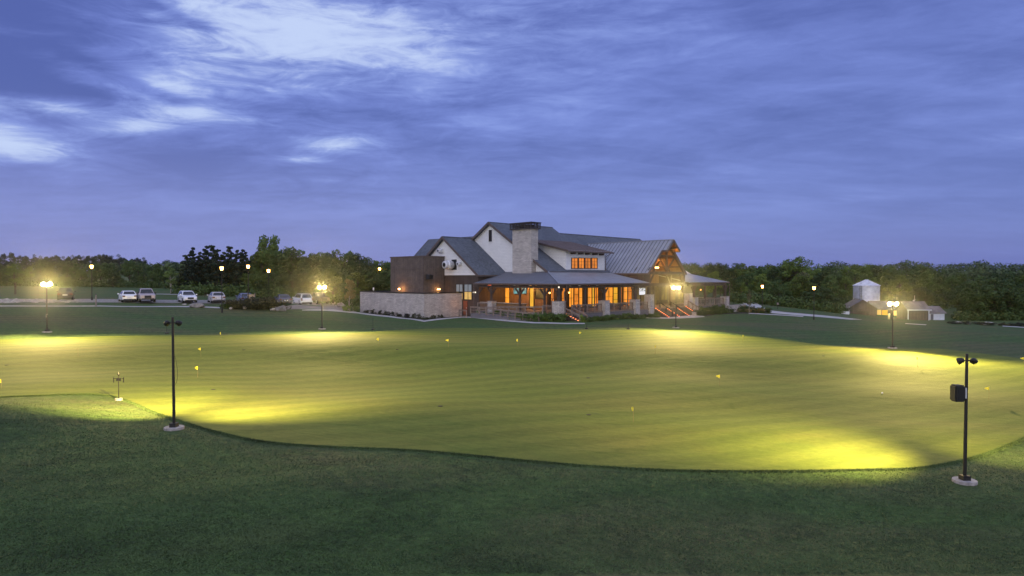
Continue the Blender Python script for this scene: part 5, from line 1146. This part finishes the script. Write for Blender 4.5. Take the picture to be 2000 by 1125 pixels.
for i in range(14):
    px = 1878 + i * 10.5 + J(4); tree(px, 558 + J(17), 147 + J(5), rnd.choice(['round', 'spread']), 'leaf_dark', 'dark leafy tree at the wood edge right of the white shed', 'dark trees right of the white shed', 1.2)
tree(1463.5, 566, 104, 'young', 'leaf_brown', 'thin young tree beside the drive just right of the porch', None, .55, bark='palebark')
# far wood as one mass
def wood(name, label, spans, size):
    C = []; Q = []
    for (p0, p1, n, t0, t1, D0, D1) in spans:
        for i in range(n):
            u = (i + rnd.random()) / n; px = p0 + (p1 - p0) * u; D = rnd.uniform(D0, D1); top = t0 + (t1 - t0) * u + rnd.uniform(-2, 5) + 2.2 * math.sin(px * .045) + 1.5 * math.sin(px * .11 + 1)
            q = at(px, top, D); gz = G(q.x, q.y); z = q.z; r0 = rnd.uniform(2.6, 4.4) * D / 330
            while z > gz - 1 and len(C) < 9000:
                C.append((q.x + J(1.5), q.y + J(2), z - r0 * .75)); Q.append((r0, r0, r0 * .85)); z -= r0 * 1.15; r0 *= 1.12
    rs = np.random.RandomState(77); qd = leafquads(np.array(C), np.array(Q), 70, size, rs, .6)
    tag(link(name, npmesh(name, qd.reshape(-1, 3), 4), M['leaf_far']), label, 'wood', kind='stuff')
wood('distant_wood', 'distant dark wood reading as one mass along the horizon on both sides', [(-80, 400, 70, 512, 511, 300, 350), (330, 800, 40, 512, 516, 170, 200), (1300, 1640, 46, 519, 522, 260, 320), (1600, 2120, 130, 515, 514, 380, 470), (1800, 2120, 70, 524, 522, 270, 340)], .62)
# undergrowth along the wood edges
def under(name, label, spans):
    C = []; Q = []
    for (x0, x1, n, y0, y1, D) in spans:
        for i in range(n):
            u = (i + rnd.random()) / n; d = D + J(3); q = at(x0 + (x1 - x0) * u, y0 + (y1 - y0) * u, d); gz = G(q.x, q.y); r0 = rnd.uniform(.9, 1.9)
            C.append((q.x, q.y, gz + r0 * .5)); Q.append((r0 * 1.3, r0 * 1.3, r0))
    qd = leafquads(np.array(C), np.array(Q), 90, .24, np.random.RandomState(9), .3)
    tag(link(name, npmesh(name, qd.reshape(-1, 3), 4), M['leaf_dark']), label, 'undergrowth', kind='stuff')
under('undergrowth', 'dark tangled undergrowth along the foot of the woods', [(350, 800, 90, 575, 580, 115), (-60, 360, 80, 560, 570, 186), (1425, 1650, 70, 600, 612, 143), (1872, 2060, 70, 627, 636, 141), (1625, 1850, 60, 600, 610, 172)])

# shrubs
def shrub_mesh(seed, n=14, leaves=60, size=.055):
    rs = np.random.RandomState(seed); C = rs.normal(0, .28, (n, 3)); C[:, 2] = np.abs(rs.normal(.34, .2, n)); Q = np.full((n, 3), .24)
    return npmesh('shrub', leafquads(C, Q, leaves, size, rs, .35).reshape(-1, 3), 4)
SH = {}
def shrub(loc, w, h, leaf, label, group, name='shrub'):
    v = rnd.randrange(3); k = (v, leaf)
    if k not in SH: me = shrub_mesh(30 + v); me.materials.append(M[leaf]); SH[k] = me
    o = bpy.data.objects.new(name, SH[k]); COL.objects.link(o); o.location = loc; o.scale = (w, w, h); o.rotation_euler = (0, 0, rnd.uniform(0, 6.28)); tag(o, label, 'shrub', group); return o
for i in range(9): shrub(ground(714 + i * 13.2, 611.5 + i * 1.42), .95, .75, 'leaf_darkshrub', 'small dark shrub in the bed along the long side of the stone wall', 'small shrubs before the long wall side')
for i in range(9): shrub(ground(834 + i * 7.6, 624.0 - i * .82), .62, .55, 'leaf_darkshrub', 'tiny dark shrub in the bed along the short side of the stone wall', 'small shrubs before the short wall side')
for i, px in enumerate((676, 684, 692, 699)): shrub(ground(px, 608.2 + i * .4), 1.15, 1.1, 'leaf_shrub', 'clipped light green shrub left of the stone wall', 'clipped green shrubs')
for i in range(15): u = i / 14; shrub(ground(932 + 117 * u, 617.5 + 10.6 * u), 1.25 + J(.1), 1.15 + J(.15), 'leaf_shrub', 'light green shrub in the row below the ramp railing', 'green shrubs below the ramp')
for i in range(10): u = i / 9; shrub(ground(1060 + 40 * u, 626 + 2 * u + J(1)), 1.4 + J(.2), 1.15 + J(.25), 'leaf_dark' if i % 2 else 'leaf_shrub', 'bushy shrub round the corner pier of the porch', 'shrubs at the corner pier')
for i in range(24): u = i / 23; shrub(ground(1140 + 144 * u, 628.2 - 8.2 * u + J(1.4)), 1.3 + J(.25), .85 + J(.25), 'leaf_dark' if i % 3 else 'leaf_shrub', 'low shrub in the bed before the porch piers', 'shrubs before the porch piers')
for i in range(18): u = i / 17; shrub(ground(1362 + 78 * u, 616 - 7 * u + J(1)), 1.7 + J(.3), 1.25 + J(.3), 'leaf_dark', 'dark shrub in the bed before the right end of the porch', 'shrubs before the right porch')
for i in range(16): u = i / 15; shrub(ground(1444 + 52 * u, 609 + 2.5 * u + J(1)), 1.4 + J(.3), 1.0 + J(.3), 'leaf_brown' if i % 3 == 0 else 'leaf_dark', 'loose shrub in the bed beside the drive', 'shrubs beside the drive')
for i in range(11): u = i / 10; shrub(ground(451 + 88 * u, 601.5 + 2.6 * u + J(1.2)), 2.3 + J(.4), 1.7 + J(.5), 'leaf_darkshrub', 'big dark bush in the clump between footpath and car park', 'dark bushes by the car park')
for i in range(5): shrub(ground(438 + i * 2.6, 602 + J(.6)), .8, .7, 'leaf_dark', 'low shrub at the foot of the amber lamp', 'low shrubs at the lamp foot')
for i in range(14): shrub(ground(1856 + i * 12 + J(4), 632 + i * .55 + J(.8)), 1.3 + J(.4), .7 + J(.2), 'leaf_darkshrub', 'low brush at the wood edge right of the white shed', 'low brush at the right wood edge')
# rough gravel berm on the far left
def berm():
    bmz = MB()
    for i in range(70):
        px = rnd.uniform(-20, 152); g = ground(px, rnd.uniform(585.5, 591.5)); s = rnd.uniform(.15, .4)
        bm = bmesh.new(); bmesh.ops.create_icosphere(bm, subdivisions=1, radius=1); 
        for v in bm.verts: v.co = Vector((v.co.x * s * 1.3, v.co.y * s, v.co.z * s * .6)) * rnd.uniform(.8, 1.2) + g
        bmz.frombm(bm)
    tag(bmz.build('rubble', M['paleboulder']), 'scattered pale rubble stones along the far left car park edge', 'rubble', kind='stuff')
berm()
# ------------------------------------------------------------------ sky, sun, camera
W = bpy.data.worlds.new('World'); SC.world = W; W.use_nodes = True
nt = W.node_tree; nt.nodes.clear(); L = nt.links
out = nt.nodes.new('ShaderNodeOutputWorld'); bg = nt.nodes.new('ShaderNodeBackground'); L.new(bg.outputs[0], out.inputs[0])
tc = nt.nodes.new('ShaderNodeTexCoord'); sx = nt.nodes.new('ShaderNodeSeparateXYZ'); L.new(tc.outputs['Generated'], sx.inputs[0])
def mth(op, a, b=None, c=None, clamp=False):
    n = nt.nodes.new('ShaderNodeMath'); n.operation = op; n.use_clamp = clamp
    for i, v in enumerate((a, b, c)):
        if v is None: continue
        if isinstance(v, (int, float)): n.inputs[i].default_value = v
        else: L.new(v, n.inputs[i])
    return n.outputs[0]
x, y, z = sx.outputs
def sstep(v, lo, hi):
    n = nt.nodes.new('ShaderNodeMapRange'); n.interpolation_type = 'SMOOTHSTEP'; L.new(v, n.inputs['Value'])
    n.inputs['From Min'].default_value = lo; n.inputs['From Max'].default_value = hi; return n.outputs['Result']
hl = mth('SQRT', mth('ADD', mth('MULTIPLY', x, x), mth('MULTIPLY', y, y)))
az = mth('ARCTAN2', x, y)                          # 0 ahead, + right
el = mth('DIVIDE', z, mth('MAXIMUM', hl, .05))      # tangent of elevation
zz = mth('ADD', mth('MAXIMUM', z, 0.0), .10)
cu, cv = mth('DIVIDE', x, zz), mth('DIVIDE', y, zz)
def vec(a, b, c=0.0):
    n = nt.nodes.new('ShaderNodeCombineXYZ')
    for i, v in enumerate((a, b, c)):
        if isinstance(v, (int, float)): n.inputs[i].default_value = v
        else: L.new(v, n.inputs[i])
    return n.outputs[0]
def nz(v, s, d=6, r=.55, dist=0.0):
    n = nt.nodes.new('ShaderNodeTexNoise'); L.new(v, n.inputs['Vector']); n.inputs['Scale'].default_value = s; n.inputs['Detail'].default_value = d; n.inputs['Roughness'].default_value = r; n.inputs['Distortion'].default_value = dist
    return n.outputs['Fac']
# broad cloud sheets, drawn out across the view
p1 = vec(mth('ADD', mth('MULTIPLY', cu, .55), mth('MULTIPLY', cv, .18)), mth('MULTIPLY', cv, 1.15), 3.1)
n1 = nz(p1, .75, 9, .60, .55)
p2 = vec(mth('ADD', mth('MULTIPLY', cu, 1.0), mth('MULTIPLY', cv, .9)), mth('SUBTRACT', mth('MULTIPLY', cv, 2.6), mth('MULTIPLY', cu, .7)), 7.7)
n2 = nz(p2, 1.5, 8, .62, .7)
p3 = vec(mth('MULTIPLY', az, 1.6), mth('MULTIPLY', el, 9.0), 1.0)
n3 = nz(p3, 1.5, 7, .60, .5)
p4 = vec(mth('ADD', mth('MULTIPLY', az, 7.0), mth('MULTIPLY', el, 5.0)), mth('SUBTRACT', mth('MULTIPLY', el, 26.0), mth('MULTIPLY', az, 2.5)), 4.0)
n4 = nz(p4, 1.3, 8, .66, .9)
def blob(px, py, wx, wy, amp, tilt=0.0):
    a0 = math.atan((px - CX) / F); e0 = (HZ - py) / F * math.cos(a0)
    da = mth('SUBTRACT', az, a0); de = mth('SUBTRACT', mth('SUBTRACT', el, e0), mth('MULTIPLY', da, tilt))
    u = mth('DIVIDE', da, wx / F); v = mth('DIVIDE', de, wy / F)
    return mth('MULTIPLY', mth('EXPONENT', mth('MULTIPLY', mth('ADD', mth('MULTIPLY', u, u), mth('MULTIPLY', v, v)), -1.0)), amp)
def total(lst):
    s = lst[0]
    for q in lst[1:]: s = mth('ADD', s, q)
    return s
open_sky = total([blob(380, 60, 250, 95, .42), blob(680, 80, 360, 115, .46, .1), blob(1020, 50, 500, 90, .32), blob(120, 208, 190, 20, .72, .1), blob(275, 250, 110, 24, .62, .25), blob(30, 287, 120, 26, .75, -.12), blob(250, 180, 160, 40, .28, .1), blob(655, 283, 85, 20, .72, .08), blob(590, 314, 60, 10, .7), blob(620, 352, 100, 7, .40), blob(480, 238, 70, 9, .35),
                  blob(1690, 392, 110, 8, .10), blob(1960, 270, 120, 12, .12), blob(1610, 45, 60, 12, .12), blob(1000, 190, 260, 30, .10),
                  blob(60, 40, 150, 60, -1.0), blob(60, 155, 150, 26, -1.1, -.2), blob(230, 150, 90, 14, -.6, -.35), blob(330, 25, 110, 10, -.25, -.3), blob(420, 322, 260, 32, -.45), blob(620, 215, 200, 36, -.28), blob(1500, 130, 700, 130, -.10), blob(1300, 260, 500, 70, -.12)])
mixn = mth('ADD', mth('MULTIPLY', n1, .55), mth('ADD', mth('MULTIPLY', n2, .28), mth('ADD', mth('ADD', mth('MULTIPLY', n3, .45), .06), mth('MULTIPLY', mth('SUBTRACT', n4, .5), mth('ADD', .20, mth('MULTIPLY', sstep(az, .25, -.35), .30))))))   # about .7
gap = sstep(mth('ADD', mth('MULTIPLY', mth('SUBTRACT', mixn, .71), 1.7), mth('MULTIPLY', open_sky, .80)), .02, .62)
veil = sstep(mth('ADD', mth('MULTIPLY', mth('SUBTRACT', mixn, .70), 1.3), mth('MULTIPLY', open_sky, .30)), -.26, .26)
def wmix(f, a, b, mode='MIX'):
    n = nt.nodes.new('ShaderNodeMix'); n.data_type = 'RGBA'; n.blend_type = mode
    for s, v in ((n.inputs[0], f), (n.inputs[6], a), (n.inputs[7], b)):
        if isinstance(v, (int, float)): s.default_value = v
        elif isinstance(v, tuple): s.default_value = (*v, 1)
        else: L.new(v, s)
    return n.outputs[2]
cloud = wmix(veil, (.077, .110, .378), (.175, .236, .645))
side = sstep(az, -.75, .75)
horizon = wmix(side, (.225, .255, .590), (.108, .150, .490))
lowf = sstep(el, .26, .0)
cloud = wmix(mth('MULTIPLY', lowf, .80), cloud, horizon)
bright = wmix(sstep(gap, .25, .95), (.30, .395, .80), (.52, .62, .89))
gapl = mth('MULTIPLY', gap, sstep(el, .08, .17))
front = wmix(gapl, cloud, bright)
# the brighter western half of the dusk sky behind the viewer, and overhead
back = sstep(y, .35, -.75); up = sstep(z, .42, .95)
front = wmix(up, front, wmix(n1, (.36, .44, .78), (.62, .68, .92)))
rear = wmix(sstep(el, .0, .9), (.84, .84, 1.06), (.72, .79, 1.16))
sky_ = wmix(back, front, rear)
ns = nt.nodes.new('ShaderNodeTexSky'); ns.sky_type = 'NISHITA'; ns.sun_disc = False; SUN_EL, SUN_ROT = R(14), R(205)
ns.sun_elevation = SUN_EL; ns.sun_rotation = SUN_ROT
nsb = wmix(1.0, ns.outputs[0], (.012, .012, .012), 'MULTIPLY')
L.new(wmix(1.0, sky_, nsb, 'ADD'), bg.inputs[0]); bg.inputs[1].default_value = 1.0
sl = bpy.data.lights.new('sun', 'SUN'); sl.energy = .25; sl.angle = R(40); sl.color = (1, .96, .97); so = bpy.data.objects.new('sun', sl); COL.objects.link(so)
sd = Vector((math.sin(SUN_ROT) * math.cos(SUN_EL), math.cos(SUN_ROT) * math.cos(SUN_EL), math.sin(SUN_EL)))
so.rotation_euler = (-sd).to_track_quat('-Z', 'Y').to_euler(); so.location = (0, -40, 40)
hz = MB(); hz.box(-1270, 1270, -1270, 1270, -14, 40)
hm = bpy.data.materials.new('lamp_glow_haze'); hm.use_nodes = True; hn = hm.node_tree; hn.nodes.remove(hn.nodes['Principled BSDF'])  # haze volume added so that the lit lamps get a halo
pv = hn.nodes.new('ShaderNodeVolumePrincipled'); pv.inputs['Color'].default_value = (.95, .96, 1, 1); pv.inputs['Density'].default_value = .00008; pv.inputs['Anisotropy'].default_value = .955
hn.links.new(pv.outputs[0], hn.nodes['Material Output'].inputs['Volume'])
tag(hz.build('haze', hm), kind='stuff', label='thin even haze added over the whole golf course for the glow round the lamps', cat='haze')
cam = bpy.data.cameras.new('camera'); cam.sensor_width = 36; cam.lens = 36 * F / 2000; cam.clip_end = 6000; cam.clip_start = .1
co = bpy.data.objects.new('camera', cam); COL.objects.link(co); co.location = (0, 0, CAMZ); co.rotation_euler = (math.pi / 2 - PITCH, 0, 0); SC.camera = co
vs = SC.view_settings; SC.display_settings.display_device = 'sRGB'; vs.view_transform = 'Standard'; vs.look = 'None'; vs.exposure = 0; vs.gamma = 1; vs.use_curve_mapping = False
SC.cycles.use_denoising = True; SC.cycles.max_bounces = 5; SC.cycles.diffuse_bounces = 3; SC.cycles.sample_clamp_indirect = 6; SC.cycles.use_light_tree = True; SC.cycles.volume_bounces = 0
